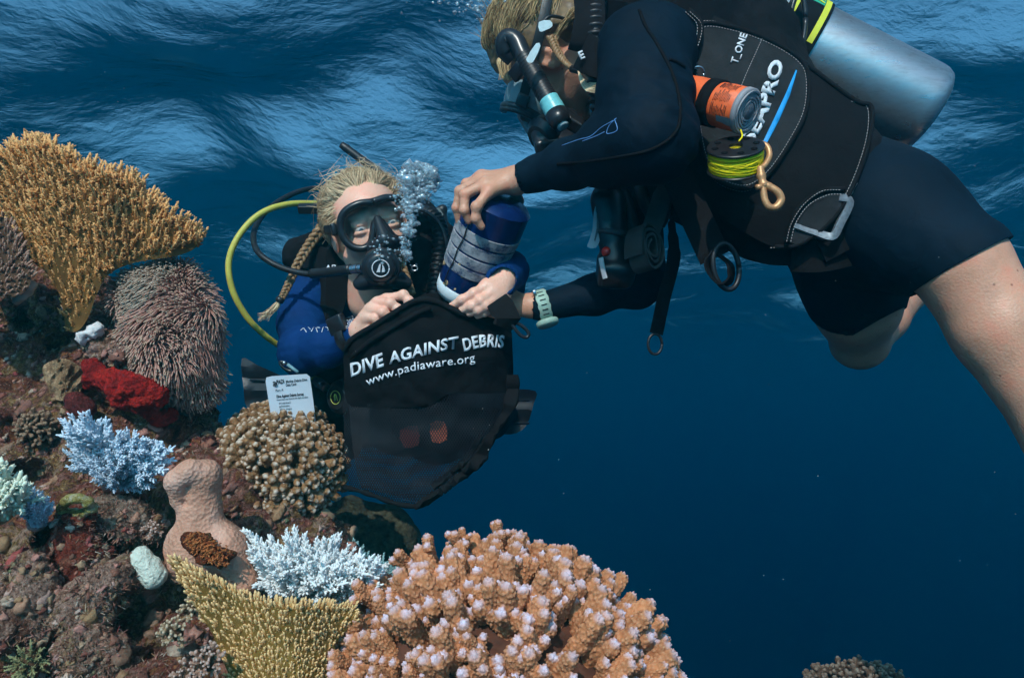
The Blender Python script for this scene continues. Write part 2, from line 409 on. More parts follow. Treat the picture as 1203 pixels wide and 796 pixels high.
# ---- sheets cut to an outline, following a curved depth ----
from mathutils.geometry import delaunay_2d_cdt
def smooth_outline(pts,n=5): 
    P=[np.array(p,float) for p in pts]; m=len(P); o=[]
    for i in range(m):
        a,b,c,d=P[i-1],P[i],P[(i+1)%m],P[(i+2)%m]
        for j in range(n):
            t=j/n; o.append(tuple(.5*(2*b+(c-a)*t+(2*a-5*b+4*c-d)*t*t+(3*b-a-3*c+d)*t**3)))
    return o
def sheet(outline,df,thick=.003,step=8,name='sheet',mapf=None,bulge=None):
    """outline in px, df(px,py)->depth of the front; thickened backwards"""
    mapf=mapf or (lambda x,y,off: W(x,y,df(x,y)+off))
    o=[Vector((p[0],p[1])) for p in outline]; n=len(o)
    pts=list(o); e=[(i,(i+1)%n) for i in range(n)]
    x0=min(p.x for p in o);x1=max(p.x for p in o);y0=min(p.y for p in o);y1=max(p.y for p in o)
    def inside(x,y):
        c=False
        for i in range(n):
            a=o[i];b=o[i-1]
            if (a.y>y)!=(b.y>y) and x<(b.x-a.x)*(y-a.y)/(b.y-a.y)+a.x: c=not c
        return c
    def near(x,y): return min((a.x-x)**2+(a.y-y)**2 for a in o)
    y=y0+step/2
    while y<y1:
        x=x0+step/2
        while x<x1:
            if inside(x,y) and near(x,y)>(step*.45)**2: pts.append(Vector((x,y)))
            x+=step
        y+=step
    r=delaunay_2d_cdt(pts,e,[list(range(n))],1,1e-4)
    vs,fs=r[0],r[2]; N=len(vs)
    bnd={}
    for f in fs:
        for i in range(len(f)): 
            k=(f[i],f[(i+1)%len(f)]); bnd[k]=1
    V=[mapf(v.x,v.y,0) for v in vs]+[mapf(v.x,v.y,thick) for v in vs]
    F=[tuple(f) for f in fs]+[tuple(i+N for i in f[::-1]) for f in fs]
    for (a,b) in list(bnd):
        if (b,a) not in bnd: F.append((b,a,a+N,b+N))
    me=mesh(V,F,name); bm=bmesh.new(); bm.from_mesh(me); bmesh.ops.recalc_face_normals(bm,faces=bm.faces); bm.to_mesh(me); bm.free()
    sharp(me,50); return me
def piping(pts,df,r,off=-.002,name='piping',closed=False,n=5):
    s=smooth_outline(pts,n) if closed else spline(pts,n)
    if closed: s=s+[s[0]]
    return tube([W(p[0],p[1],df(p[0],p[1])+off) for p in s],r,8,name)
def stitches(pts,df,off=-.003,step=4.0,ln=2.4,r=.0006,closed=False,name='stitching'):
    s=smooth_outline(pts,8) if closed else spline(pts,10)
    if closed: s=s+[s[0]]
    P=[np.array(p[:2],float) for p in s]; ms=[]; acc=0; nxt=0
    V=[];F=[]
    for a,b in zip(P[:-1],P[1:]):
        L=np.linalg.norm(b-a)
        if L<1e-6: continue
        while nxt<acc+L:
            p=a+(b-a)*(nxt-acc)/L; q=p+(b-a)/L*ln
            A=W(*p,df(*p)+off); B=W(*q,df(*q)+off); t=(B-A).normalized(); nn=FWD.cross(t).normalized(); k=len(V)
            for c in (A,B):
                for s_ in ((-1,0),(0,-1),(1,0),(0,1)): V.append(c+nn*r*s_[0]+FWD*r*s_[1])
            F+= [(k+i,k+(i+1)%4,k+4+(i+1)%4,k+4+i) for i in range(4)]+[(k+3,k+2,k+1,k),(k+4,k+5,k+6,k+7)]
            nxt+=step
        acc+=L
    return mesh(V,F,name)
def textmesh(s,size,bold=0,shear=0,spacing=1.0):
    c=bpy.data.curves.new('t','FONT'); c.body=s; c.size=size; c.offset=bold; c.shear=shear; c.space_character=spacing; c.resolution_u=3
    o=bpy.data.objects.new('t',c); COL.objects.link(o)
    me=bpy.data.meshes.new_from_object(o.evaluated_get(bpy.context.evaluated_depsgraph_get())); 
    bpy.data.objects.remove(o); bpy.data.curves.remove(c); return me
def print_text(s,size,path,df,off=-.0035,bold=0,shear=0,spacing=1,name='lettering',center=False,thick=.0006,fit=None):
    """lettering laid along a px path [(x,y),...] on the surface df; size in px"""
    me=textmesh(s,1.0,bold,shear,spacing); 
    bm=bmesh.new(); bm.from_mesh(me); bmesh.ops.triangulate(bm,faces=bm.faces)
    P=[np.array(p,float) for p in spline(path,12)]; cum=[0]
    for a,b in zip(P[:-1],P[1:]): cum.append(cum[-1]+np.linalg.norm(b-a))
    xs=[v.co.x for v in bm.verts]; L=max(xs)-min(xs); x0=min(xs)
    sx=(cum[-1]/L) if fit is None else fit
    geom=bmesh.ops.extrude_face_region(bm,geom=list(bm.faces))
    top=set(v for v in geom['geom'] if isinstance(v,bmesh.types.BMVert))
    for v in bm.verts:
        u=(v.co.x-x0)*sx; i=min(max(np.searchsorted(cum,u)-1,0),len(P)-2)
        t=(u-cum[i])/max(cum[i+1]-cum[i],1e-6); d=(P[i+1]-P[i]); d/=np.linalg.norm(d)
        p=P[i]+(P[i+1]-P[i])*t; nrm=np.array([d[1],-d[0]])   # up in px
        q=p+nrm*v.co.y*size
        v.co=W(q[0],q[1],df(q[0],q[1])+off-(thick if v in top else 0))
    bmesh.ops.recalc_face_normals(bm,faces=bm.faces)
    out=bpy.data.meshes.new(name); bm.to_mesh(out); bm.free(); return out
# ---- anatomy ----
def pt(p): return W(p[0],p[1],p[2])
def head_sdf(s,c,X,Y,Z,k=.012):
    """c between the eyes' height and ears; X the viewer-right axis, Y face direction, Z up"""
    Mx=np.array([[X[i],Y[i],Z[i]] for i in range(3)])
    def L(x,y,z): return np.array(c)+Mx@np.array([x,y,z])
    s.ell(L(0,-.02,.030),(.074,.094,.073),Mx,k)
    s.ell(L(0,.03,-.03),(.060,.060,.082),Mx,.02)
    for g in (-1,1):
        s.cap(L(g*.050,.0,-.055),L(g*.012,.072,-.105),.020,.018,.02)
        s.ell(L(g*.036,.062,-.034),(.024,.02,.024),Mx,.018)
        s.ell(L(g*.032,.094,-.003),(.018,.012,.013),Mx,.008,sub=True)
        s.ell(L(g*.032,.0775,-.003),(.0130,.0120,.0120),Mx,.003)
        s.ell(L(g*.032,.0790,.0035),(.0175,.0145,.0085),Mx,.003)      # upper lid
        s.ell(L(g*.032,.0775,-.0125),(.0165,.0140,.0065),Mx,.004)
        s.cap(L(g*.014,.082,.022),L(g*.045,.072,.021),.007,.006,.016)       # brow
        s.ell(L(g*.011,.098,-.040),(.008,.010,.007),Mx,.005)
        s.ell(L(g*.077,-.006,-.008),(.007,.018,.031),Mx,.004)
        s.ell(L(g*.083,-.004,-.004),(.004,.009,.018),Mx,.004,sub=True)
        s.cap(L(g*.006,.090,-.062),L(g*.022,.081,-.066),.005,.003,.004)
    s.cap(L(0,.085,.008),L(0,.108,-.034),.007,.011,.008)
    s.ell(L(0,.112,-.037),(.009,.008,.008),Mx,.006)
    s.cap(L(-.016,.083,-.075),L(.016,.083,-.075),.0055,.0055,.005)
    s.ell(L(0,.078,-.106),(.020,.018,.018),Mx,.015)
    return L,Mx
def finger(s,pts,r,k=.0035):
    """pts px points mcp,pip,dip,tip; r metres"""
    rr=[r*1.12,r*1.04,r*.94,r*.80]; P=[pt(p) for p in pts]
    for i in range(3): s.cap(P[i],P[i+1],rr[i]*.93,rr[i+1]*.93,k)
    s.ell(P[1],(rr[1]*1.07,)*3,None,k); s.ell(P[2],(rr[2]*1.0,)*3,None,k)
def braid_meshes(path,r,name='braid'):
    P=[Vector(p) for p in spline([tuple(p) for p in path],14)]; fr=frames(P); out=[]
    n=len(P); turns=n/11
    for q in range(3):
        V=[]; R_=[]
        for i,p in enumerate(P):
            u=i/(n-1); a=2*math.pi*(u*turns)+q*2.094; rr=r*(1-.45*u)
            t,nn,b=fr[i]; V.append(p+nn*rr*.95*math.cos(a)+b*rr*.55*math.sin(2*a)); R_.append(rr*.62)
        out.append(tube(V,R_,8))
    return join(out,name)
def strandset(roots,r=.0009,seg=4,name='strands',nr=7):
    V=[];F=[];T=[]
    for pts in roots:
        P=[Vector(p) for p in spline([tuple(p) for p in pts],nr)]; fr=frames(P); k=len(V); tone=random.random(); m=len(P); rr=r*random.uniform(.6,1.4)
        for i,p in enumerate(P):
            t,n,b=fr[i]; w=rr*(1-.7*(i/(m-1))**2)
            for s in range(seg):
                a=2*math.pi*s/seg; V.append(p+n*w*math.cos(a)+b*w*math.sin(a)); T.append(tone)
        for i in range(m-1):
            for s in range(seg): F.append((k+i*seg+s,k+i*seg+(s+1)%seg,k+(i+1)*seg+(s+1)%seg,k+(i+1)*seg+s))
    me=npmesh(np.array([tuple(v) for v in V]),np.array(F),name); shade(me)
    a=me.attributes.new('tone','FLOAT','POINT'); a.data.foreach_set('value',np.array(T,np.float32)); return me
def ringpath(c,ax1,ax2,n=40): return [Vector(c)+Vector(ax1)*math.cos(2*math.pi*i/n)+Vector(ax2)*math.sin(2*math.pi*i/n) for i in range(n+1)]
from mathutils.bvhtree import BVHTree
def surf_df(objs,default):
    """depth of the first surface seen along the sight line of px,py (used to lay print and seams on cloth)"""
    V=[];F=[]
    for o in objs:
        k=len(V); mw=Matrix.Translation(o.location+(o.parent.location if o.parent else Vector()))
        V+=[mw@v.co for v in o.data.vertices]; F+=[tuple(i+k for i in f.vertices) for f in o.data.polygons]
    t=BVHTree.FromPolygons(V,F)
    def df(x,y):
        r=W(x,y,1).normalized(); h=t.ray_cast(Vector((0,0,0)),r)
        return h[0].dot(FWD) if h[0] else default
    return df
# ---------------- left diver (blue wetsuit) ----------------
rollA,yawA,pitA=R(14),R(18),R(-8)
Z0=(UP*math.cos(rollA)-RIGHT*math.sin(rollA)); X0=(RIGHT*math.cos(rollA)+UP*math.sin(rollA)); Y0=-FWD
YA=(Y0*math.cos(yawA)+X0*math.sin(yawA)).normalized(); YA=(YA*math.cos(pitA)+Z0*math.sin(pitA)).normalized()
XA=(X0-YA*X0.dot(YA)).normalized(); ZA=YA.cross(XA); ZA=ZA if ZA.dot(Z0)>0 else -ZA
HA=W(434,266,1.52)
def LA(x,y,z): return HA+XA*x+YA*y+ZA*z
def make_person_a():
    p=empty('person',W(460,420,1.6),'diver in blue wetsuit and black mask gripping the rim of the mesh bag','person')
    s=SDF(); head_sdf(s,HA,XA,YA,ZA)
    s.cap(LA(0,-.025,-.06),W(438,350,1.60),.052,.056,.02)
    hs=s.mesh(.0026,smooth=1)
    # right hand (image left) on the rim
    h=SDF(); d=1.345
    finger(h,[(455.4,351,d+.01),(474,346.5,d),(480.5,353,d-.004),(477,362,d+.002)],.0090)
    finger(h,[(444,355,d+.003),(458.5,356,d-.012),(467,362.5,d-.012),(468,370,d-.002)],.0094)
    finger(h,[(436,363,d+.0),(450,366.5,d-.016),(458,372.5,d-.014),(458,379,d-.004)],.0090)
    finger(h,[(430.5,373,d+.0),(441,374,d-.012),(445,380.5,d-.012),(444,387,d-.002)],.0080)
    finger(h,[(428,385,d+.012),(435,389,d-.002),(441,387,d-.01),(446,384,d-.012)],.0085)
    for a in ((452,353,d+.012),(442,358,d+.008),(435,365,d+.006),(429,374,d+.004)):
        h.cap(pt((424,388,d+.02)),pt(a),.0165,.0105,.012)
    h.cap(pt((424,388,d+.02)),pt((396,403,d+.06)),.0185,.021,.01)
    h1=h.mesh(.0016,smooth=1)
    # left hand (image right) under the bottle
    h=SDF(); d=1.280
    finger(h,[(572,336,d+.006),(557,344.5,d-.006),(542.5,352,d-.004),(531,359.5,d+.004)],.0092)
    finger(h,[(579,343,d+.004),(564.5,353,d-.012),(554,359.5,d-.010),(543,364,d)],.0092)
    finger(h,[(585,348,d+.006),(571,359,d-.012),(562,364,d-.010),(551.5,368,d)],.0088)
    finger(h,[(590,351.5,d+.012),(578.5,362,d-.004),(569.5,367,d-.004),(560.5,371,d+.006)],.0078)
    finger(h,[(578,322,d+.05),(562,318,d+.075),(549,322,d+.085),(540,328,d+.09)],.0095)
    for a in ((573,335,d+.010),(580,341,d+.007),(586,346,d+.009),(590,350,d+.014)):
        h.cap(pt((594,326,d+.035)),pt(a),.019,.0125,.013)
    h.cap(pt((594,326,d+.035)),pt((597,322,d+.12)),.021,.024,.01)
    h2=h.mesh(.0016,smooth=1)
    # trunk and legs
    t=SDF()
    t.cap(W(375,345,1.66),W(530,325,1.70),.045,.045,.02); t.cap(W(448,372,1.68),W(478,470,1.76),.10,.095,.03,flat=(FWD,.7))
    t.cap(W(478,470,1.76),W(515,492,1.95),.095,.09,.03)
    t.cap(W(470,490,1.8),W(430,500,2.15),.062,.042,.02); t.cap(W(520,495,1.85),W(575,492,2.2),.062,.042,.02)
    t.cap(W(430,500,2.15),W(345,470,2.35),.052,.035,.02); t.cap(W(575,492,2.2),W(595,485,2.45),.052,.035,.02)
    # arms under the sleeves
    t.chain([(W(366,350,1.64),.044),(W(358,413,1.49),.034)],k=.01); t.chain([(W(358,413,1.49),.034),(W(385,407,1.425),.026),(W(424,388,1.365),.018)],k=.01)
    t.chain([(W(528,328,1.70),.042),(W(588,350,1.50),.034),(W(596,322,1.33),.022)],k=.01)
    t1=t.mesh(.005,smooth=2)
    body=link('body',join([hs,h1,h2,t1]),p,MS['skin'])
    # wetsuit
    w_=SDF()
    w_.cap(W(378,346,1.66),W(528,326,1.70),.060,.060,.03); w_.cap(W(448,372,1.68),W(478,470,1.76),.122,.118,.05,flat=(FWD,.72))
    w_.chain([(W(366,350,1.635),.056),(W(357,380,1.57),.052),(W(358,413,1.49),.050)],k=.025)
    w_.chain([(W(358,413,1.49),.050),(W(385,407,1.425),.040),(W(417,392,1.378),.0265)],k=.02)
    w_.chain([(W(528,328,1.70),.056),(W(560,345,1.62),.05),(W(588,350,1.50),.044)],k=.025); w_.chain([(W(588,350,1.50),.044),(W(598,318,1.36),.036)],k=.02)
    w_.cap(W(432,330,1.62),W(446,345,1.64),.058,.064,.02)
    w_.cap(W(598,318,1.355),W(589,331,1.295),.036,.029,.012)
    w_.cap(W(592,328,1.30),W(580,338,1.22),.0225,.0225,.003,sub=True)
    w_.cap(W(417,392,1.378),W(433,384,1.35),.018,.018,.003,sub=True)
    def wr(c):
        n=mnoise.fractal(c*16,.8,2,3); m=mnoise.noise(Vector((c.x*30,c.y*30,c.z*90)))
        return .0022*n+.0016*m
    suit=link('wetsuit',w_.mesh(.0034,disp=wr,smooth=2),p,MS['blue_suit'])
    l=SDF(); l.cap(W(470,440,1.74),W(478,470,1.76),.125,.13,.04,flat=(FWD,.8)); l.cap(W(478,460,1.76),W(515,492,1.95),.128,.12,.04)
    l.cap(W(470,490,1.8),W(430,500,2.15),.083,.058,.03); l.cap(W(520,495,1.85),W(575,492,2.2),.083,.058,.03)
    l.cap(W(430,500,2.15),W(345,470,2.35),.06,.043,.02); l.cap(W(575,492,2.2),W(595,485,2.45),.06,.043,.02)
    link('wetsuit_trousers',l.mesh(.006,smooth=2),p,MS['black_suit'])
    # eyes
    for g in (-1,1):
        e=lathe([(0,0.0001),(.0002,.0125),(-.004,.0122),(-.009,.009),(-.0125,.0001)],LA(g*.032,.0785,-.003),YA,20)
        em,nt,b=nm('eye'); b.inputs['Roughness'].default_value=.1
        bm=bmesh.new(); bmesh.ops.create_uvsphere(bm,u_segments=24,v_segments=16,radius=.0126)
        me=bpy.data.meshes.new('eye'); bm.to_mesh(me); bm.free()
        eo=bpy.data.objects.new('eye',me); COL.objects.link(eo); eo.parent=p; eo.location=LA(g*.032,.0785,-.004)-p.location
        eo.rotation_euler=(YA-ZA*.35).to_track_quat('Z','Y').to_euler()
        tc=node(nt,'ShaderNodeTexCoord'); gr=node(nt,'ShaderNodeSeparateXYZ'); nt.links.new(tc.outputs['Object'],gr.inputs[0])
        r=ramp(nt,gr.outputs['Z'],[(0,(.62,.56,.52)),(.0113,(.6,.55,.5)),(.0115,(.12,.17,.2)),(.0125,(.10,.15,.19)),(.0126,(.01,.01,.01))],'CONSTANT')
        nt.links.new(r.outputs[0],b.inputs['Base Color']); me.materials.append(em); shade(me)
        # eyelid and brow
    # hair: cap and strands swept back
    hh=SDF(); Mx=np.array([[XA[i],YA[i],ZA[i]] for i in range(3)])
    hh.ell(LA(0,-.030,.031),(.0742,.0965,.0755),Mx,.01); hh.ell(LA(0,-.045,-.02),(.076,.078,.07),Mx,.02)
    hh.ell(LA(.0,.088,.012),(.072,.062,.060),Mx,.012,sub=True); hh.box(LA(0,.10,-.06),(.12,.11,.075),Mx,.01,.01,sub=True)
    cap_=hh.mesh(.004,disp=lambda c:.0015*mnoise.fractal(c*35,.8,2,3),smooth=1)
    a=cap_.attributes.new('tone','FLOAT','POINT'); a.data.foreach_set('value',np.full(len(cap_.vertices),.5,np.float32))
    roots=[]
    rr=random.Random(3)
    def sk(ph,al,o):
        return LA((.077+o)*math.sin(al)*math.sin(ph),-.030+(.098+o)*math.cos(al),.030+(.080+o)*math.sin(al)*math.cos(ph))
    for i in range(4600):
        ph=rr.uniform(-1.85,1.85); al0=R(40)+abs(ph)**1.5*R(13)+rr.random()**1.7*R(80)+.06*math.sin(ph*9)
        ln=rr.uniform(.35,.75); o=rr.uniform(.001,.016); sw=.22*math.sin(ph*7+al0*3)+rr.gauss(0,.05)
        e=rr.uniform(.0,.014) if rr.random()<.93 else rr.uniform(.012,.04)
        roots.append([sk(ph,al0,0),sk(ph+sw*.5,al0+ln*.35,o),sk(ph+sw,al0+ln*.7,o*1.15),sk(ph+sw*1.2+rr.gauss(0,.05),al0+ln,e)])
    for i in range(420):
        g=-1 if rr.random()<.6 else 1; ph=g*rr.uniform(.5,1.9); a0=R(52)+rr.uniform(0,.5)
        roots.append([sk(ph,a0,.004),sk(ph+g*.12,a0+.25,rr.uniform(.008,.02)),sk(ph+g*.28,a0+.5,rr.uniform(.006,.018)),sk(ph+g*.34+rr.gauss(0,.08),a0+.85,rr.uniform(.002,.012))])
    for i in range(70):
        ph=rr.uniform(-1.2,1.2); a0=R(60)+rr.uniform(0,.9); roots.append([sk(ph,a0,.006),sk(ph+rr.gauss(0,.1),a0+.1,.02),sk(ph+rr.gauss(0,.2),a0+.2,rr.uniform(.02,.035)),sk(ph+rr.gauss(0,.3),a0+.35,rr.uniform(.025,.05))])
    st=strandset(roots,.00062,3,nr=4)
    link('hair',join([cap_,st]),p,MS['blond'])
    b1=braid_meshes([W(378,268,1.56),W(362,290,1.55),W(349,312,1.53),W(338,336,1.51),W(331,350,1.50)],.0088)
    b1=link('braid',b1,p,MS['blond']); 
    link('hair_tie',lathe([(-.006,.006),(-.003,.009),(.003,.009),(.006,.006)],W(329,352,1.5),W(331,350,1.5)-W(327,358,1.5),16),b1,MS['rubber'])
    tl=[]
    for i in range(90):
        e=W(307+rr.uniform(-5,9),372+rr.uniform(-5,6),1.5+rr.uniform(-.01,.01)); tl.append([W(329,352,1.5),W(322+rr.uniform(-4,4),362+rr.uniform(-3,3),1.5+rr.uniform(-.006,.006)),e])
    ts=strandset(tl,.0008); link('braid_tail',ts,b1,MS['blond'])
    b2=braid_meshes([W(462,288,1.52),W(470,308,1.46),W(478,328,1.44),W(485,346,1.43)],.0085); link('braid',b2,p,MS['blond'])
    # sleeve print: turtle emblem and script
    dfs=lambda x,y: 1.395+abs(x-405)*.0006
    bits=[]; sdf_=surf_df([suit],1.4)
    def sl(x,y): # depth on the sleeve, near side
        return sdf_(x,y)
        t=0; ax=1.49+(1.378-1.49)*t; r=.050+(.0265-.050)*t; yc=413+(392-413)*t
        q=min(abs(y-yc)*ax/FPX/r,.95); return ax-r*math.sqrt(1-q*q)
    for (x0,y0,x1,y1) in ((353,394,358,391),(356,391,360,396),(362,390,366,395),(366,395,369,390),(371,391,376,391),(371,391,373,396),(378,396,380,390),(382,390,386,392),(385,394,389,391),(391,395,393,390),(394,393,398,391)):
        bits.append(tube([W(x0,y0-6,sl(x0,y0-6)-.002),W((x0+x1)/2,(y0+y1)/2-6.6,sl((x0+x1)/2,(y0+y1)/2-6)-.002),W(x1,y1-6,sl(x1,y1-6)-.002)],.0008,6))
    for q in range(5):
        for k in range(4):
            x=399+q*3.6+(k%2)*1.6; y=376+k*3.3-q*.9
            bits.append(tube([W(x+1.5*math.cos(a),y+1.6*math.sin(a),sl(x,y)-.0025) for a in [i*1.257 for i in range(6)]],.0006,5))
    link('sleeve_print',join(bits),suit,MS['white'])
    return p
PA=make_person_a()
# ---------------- gear worn and held by the left diver ----------------
def make_mask(name,L,p0,label,fmat,smat,lmat,strapcol,strap=None):
    """L(x,y,z): head frame -> place"""
    m=empty(name,p0,label,'dive mask')
    half=[(0,.042),(.030,.044),(.058,.036),(.073,.016),(.075,-.012),(.064,-.036),(.044,-.046),(.026,-.040),(.016,-.022),(.008,-.004),(0,.002)]
    half=[(x*.93,z*.93) for x,z in half]
    full=[( x,z) for x,z in half]+[(-x,z) for x,z in half[::-1][1:-1]]
    sm=smooth_outline(full,6); yy=lambda x: .115-3.0*x*x
    P=[L(x,yy(x),z) for x,z in sm]+[L(sm[0][0],yy(sm[0][0]),sm[0][1])]
    fr=join([tube(P,.0062,12),tube([p+(L(0,-.006,0)-L(0,0,0)) for p in P],.0075,10)]); link('frame',fr,m,fmat)
    # skirt loft back to the face
    V=[];F=[];n=len(sm); fz=lambda x,z: (x*1.0,.070-5.2*x*x+(.012 if abs(x)<.02 and z<0 else 0),z*1.14+.001)
    for k,t in enumerate((0,.2,.5,.8,1.0)):
        for x,z in sm:
            a=np.array((x,yy(x)-.004,z)); b=np.array(fz(x,z)); c=a+(b-a)*t; bl=1+.05*math.sin(t*3.14); V.append(L(c[0]*bl,c[1],c[2]*bl))
    for k in range(4):
        for i in range(n): F.append((k*n+i,k*n+(i+1)%n,(k+1)*n+(i+1)%n,(k+1)*n+i))
    sk_=mesh(V,F); shade(sk_); link('skirt',sk_,m,smat)
    s=SDF(); Mx=np.array([[ (L(1,0,0)-L(0,0,0))[i],(L(0,1,0)-L(0,0,0))[i],(L(0,0,1)-L(0,0,0))[i]] for i in range(3)])
    s.cap(L(0,.114,.004),L(0,.136,-.036),.0085,.015,.008); s.ell(L(0,.130,-.044),(.026,.017,.014),Mx,.008); s.cap(L(-.02,.112,-.046),L(.02,.112,-.046),.016,.016,.008)
    link('nose_pocket',s.mesh(.002),m,smat)
    # lens
    cx=[(x*.985,z*.985) for x,z in sm]; V=[L(x,yy(x)-.002,z) for x,z in cx]; 
    bm=bmesh.new(); vs=[bm.verts.new(v) for v in V]; bm.faces.new(vs); bmesh.ops.triangulate(bm,faces=bm.faces[:]); me=bpy.data.meshes.new('lens'); bm.to_mesh(me); bm.free()
    link('lens',me,m,lmat,smooth=False)
    st=[]
    for g in (-1,1):
        st.append(tube([L(g*.072,.108,.004),L(g*.086,.06,.008),L(g*.090,.0,.014),L(g*.086,-.055,.022),L(g*.05,-.118,.034),L(0,-.140,.036)],.0015,8,up=None) if 0 else
          tube([L(*q) for q in spline([(g*.070,.104,.004),(g*.084,.065,.008),(g*.091,.0,.014),(g*.086,-.06,.022),(g*.055,-.122,.034),(0,-.142,.036)],6)],.0014,8,up=None,wid=None) if 0 else
          strap_mesh([L(*q) for q in spline([(g*.070,.104,.004),(g*.083,.065,.008),(g*.089,.0,.014),(g*.084,-.06,.022),(g*.052,-.122,.034),(0,-.140,.036)],6)],L(0,0,1)-L(0,0,0),.009,.0016))
    link('strap',join(st),m,strapcol)
    bk=[boxmesh(L(g*.082,.080,.006),(.005,.012,.012),Mx,.003) for g in (-1,1)]
    for b_ in bk: link('buckle',b_,m,fmat)
    return m
def strap_mesh(pts,wdir,half,thick):
    """flat webbing: half width along wdir (kept perpendicular to the run)"""
    pts=[Vector(p) for p in pts]; fr=frames(pts); V=[];F=[]
    for i,p in enumerate(pts):
        t=fr[i][0]; wd=wdir[i] if isinstance(wdir,list) else wdir
        w_=(Vector(wd)-t*Vector(wd).dot(t)).normalized(); n=t.cross(w_); h=half[i] if hasattr(half,'__len__') else half
        for a,b in ((-1,-.6),(-.85,-1),(.85,-1),(1,-.6),(1,.6),(.85,1),(-.85,1),(-1,.6)): V.append(p+w_*h*a+n*thick*b)
    for i in range(len(pts)-1):
        for s in range(8): F.append((i*8+s,i*8+(s+1)%8,(i+1)*8+(s+1)%8,(i+1)*8+s))
    F+=[tuple(range(8))[::-1],tuple((len(pts)-1)*8+s for s in range(8))]
    me=mesh(V,F); sharp(me,40); return me
def sp3(pts,n=8): return [W(*p) for p in spline(pts,n)]
make_mask('dive_mask',LA,LA(0,.12,0),'black single-lens dive mask on the face of the blond diver facing the camera',MS['plastic'],MS['silicone'],MS['lens'],MS['rubber'])
def regulator_a():
    r=empty('regulator',W(446,315,1.36),'black regulator with a round white emblem in the mouth of the blond diver','regulator')
    c=W(448,313,1.375); ax=(-FWD*.93-UP*.22+RIGHT*.12).normalized()
    body=join([lathe([(-.045,.0001),(-.045,.020),(-.03,.030),(-.012,.0355),(.004,.037),(.012,.035),(.014,.030),(.0141,.0001)],c,ax,48)]); sharp(body)
    link('body',body,r,MS['plastic'])
    cov=lathe([(.012,.030),(.018,.029),(.0225,.0235),(.024,.016),(.0245,.0001)],c,ax,48); sharp(cov,50); cv=link('purge_cover',cov,r,MS['silicone'])
    n=(RIGHT-ax*RIGHT.dot(ax)).normalized(); b=ax.cross(n); b=b if b.dot(UP)>0 else -b
    cc=c+ax*.0250
    em=[tube(ringpath(cc,n*.0155,b*.0155),.0011,6)]
    for q in ([(-.008,-.007),(-.002,.008),(.0005,.008),(-.0015,-.007)],[(.002,-.007),(.0035,.007),(.006,.003),(.008,-.004),(.007,-.007)]):
        V=[cc+n*x+b*y+ax*.0012 for x,y in q]+[cc+n*x+b*y for x,y in q]; k=len(q)
        em.append(mesh(V,[tuple(range(k)),tuple(range(k,2*k))[::-1]]+[(i,(i+1)%k,k+(i+1)%k,k+i) for i in range(k)]))
    link('emblem',join(em),cv,MS['white'],smooth=False)
    mp=SDF(); mp.cap(c-ax*.03,c-ax*.075,.020,.020,.01,flat=(UP,.7)); mp.box(c-ax*.03-b*.030,(.045,.016,.017),basis(n,ax),.01,.015); mp.cap(c-b*.02,c-b*.035-n*.045-ax*.02,.018,.011,.012); mp.cap(c-b*.02,c-b*.035+n*.045-ax*.02,.018,.011,.012)
    link('exhaust_tee',mp.mesh(.0022),r,MS['silicone'])
    a=W(424,315,1.385); d=(W(408,317,1.40)-a).normalized()
    sw=lathe([(-.004,.006),(-.004,.0085),(.004,.0085),(.004,.0065),(.006,.0065),(.006,.0095),(.013,.0095),(.013,.007),(.015,.007),(.015,.0085),(.022,.0085),(.024,.006)],a,d,6*5); sharp(sw,30)
    link('swivel',sw,r,MS['steel'])
    hs=sp3([(412,316,1.40),(395,319,1.43),(365,322,1.47),(330,314,1.49),(304,297,1.51),(298,275,1.56),(310,251,1.63),(337,231,1.71),(370,221,1.78),(410,225,1.84),(470,255,1.90)],10)
    h=link('hose',tube(hs,.0062,14),r,MS['rubber'])
    link('hose_sleeve',tube(sp3([(412,316,1.398),(400,318,1.42),(383,320,1.447),(366,321.5,1.468)],6),.0098,16),h,MS['rubber'])
    df=lambda x,y:1.425+(400-x)*.0011
    link('lettering',print_text('AP',9,[(381,318),(395,317)],df,-.0005,.02,.2),h,MS['white'],smooth=False)
regulator_a()
def octopus():
    r=empty('spare_regulator',W(397,463,1.5),'spare black regulator with a yellow-green emblem on a yellow hose','regulator')
    hs=sp3([(470,262,1.88),(420,240,1.80),(378,239,1.68),(338,240,1.60),(306,251,1.56),(282,275,1.54),(269,306,1.53),(273,340,1.53),(290,372,1.55),(314,396,1.58),(345,417,1.63),(355,430,1.6),(372,446,1.54),(385,455,1.52)],10)
    link('hose',tube(hs,.0066,14),r,MS['yellow_hose'])
    a=W(374,449,1.52); d=(W(390,460,1.5)-a).normalized()
    sw=lathe([(-.01,.0085),(0,.0085),(0,.0105),(.01,.0105),(.01,.008),(.015,.008),(.015,.010),(.024,.010),(.026,.007)],a,d,30); sharp(sw,30); link('swivel',sw,r,MS['steel'])
    c=W(402,466,1.50); ax=(-FWD*.8-RIGHT*.5).normalized()
    bd=lathe([(-.04,.0001),(-.04,.022),(-.02,.032),(0,.036),(.01,.034),(.014,.028),(.018,.024),(.0185,.0001)],c,ax,40); sharp(bd); link('body',bd,r,MS['plastic'])
    n=(UP-ax*UP.dot(ax)).normalized(); b=ax.cross(n); cc=c+ax*.019
    em=[tube(ringpath(cc,n*.0135,b*.0135),.0009,6)]+[tube([cc+b*x+n*y for x,y in q],.0012,5) for q in ([(-.006,-.006),(-.001,.007)],[(.001,-.006),(.002,.007),(.006,.001)])]
    link('emblem',join(em),r,mat('emblem_yellow',(.42,.5,.1),.5))
octopus()
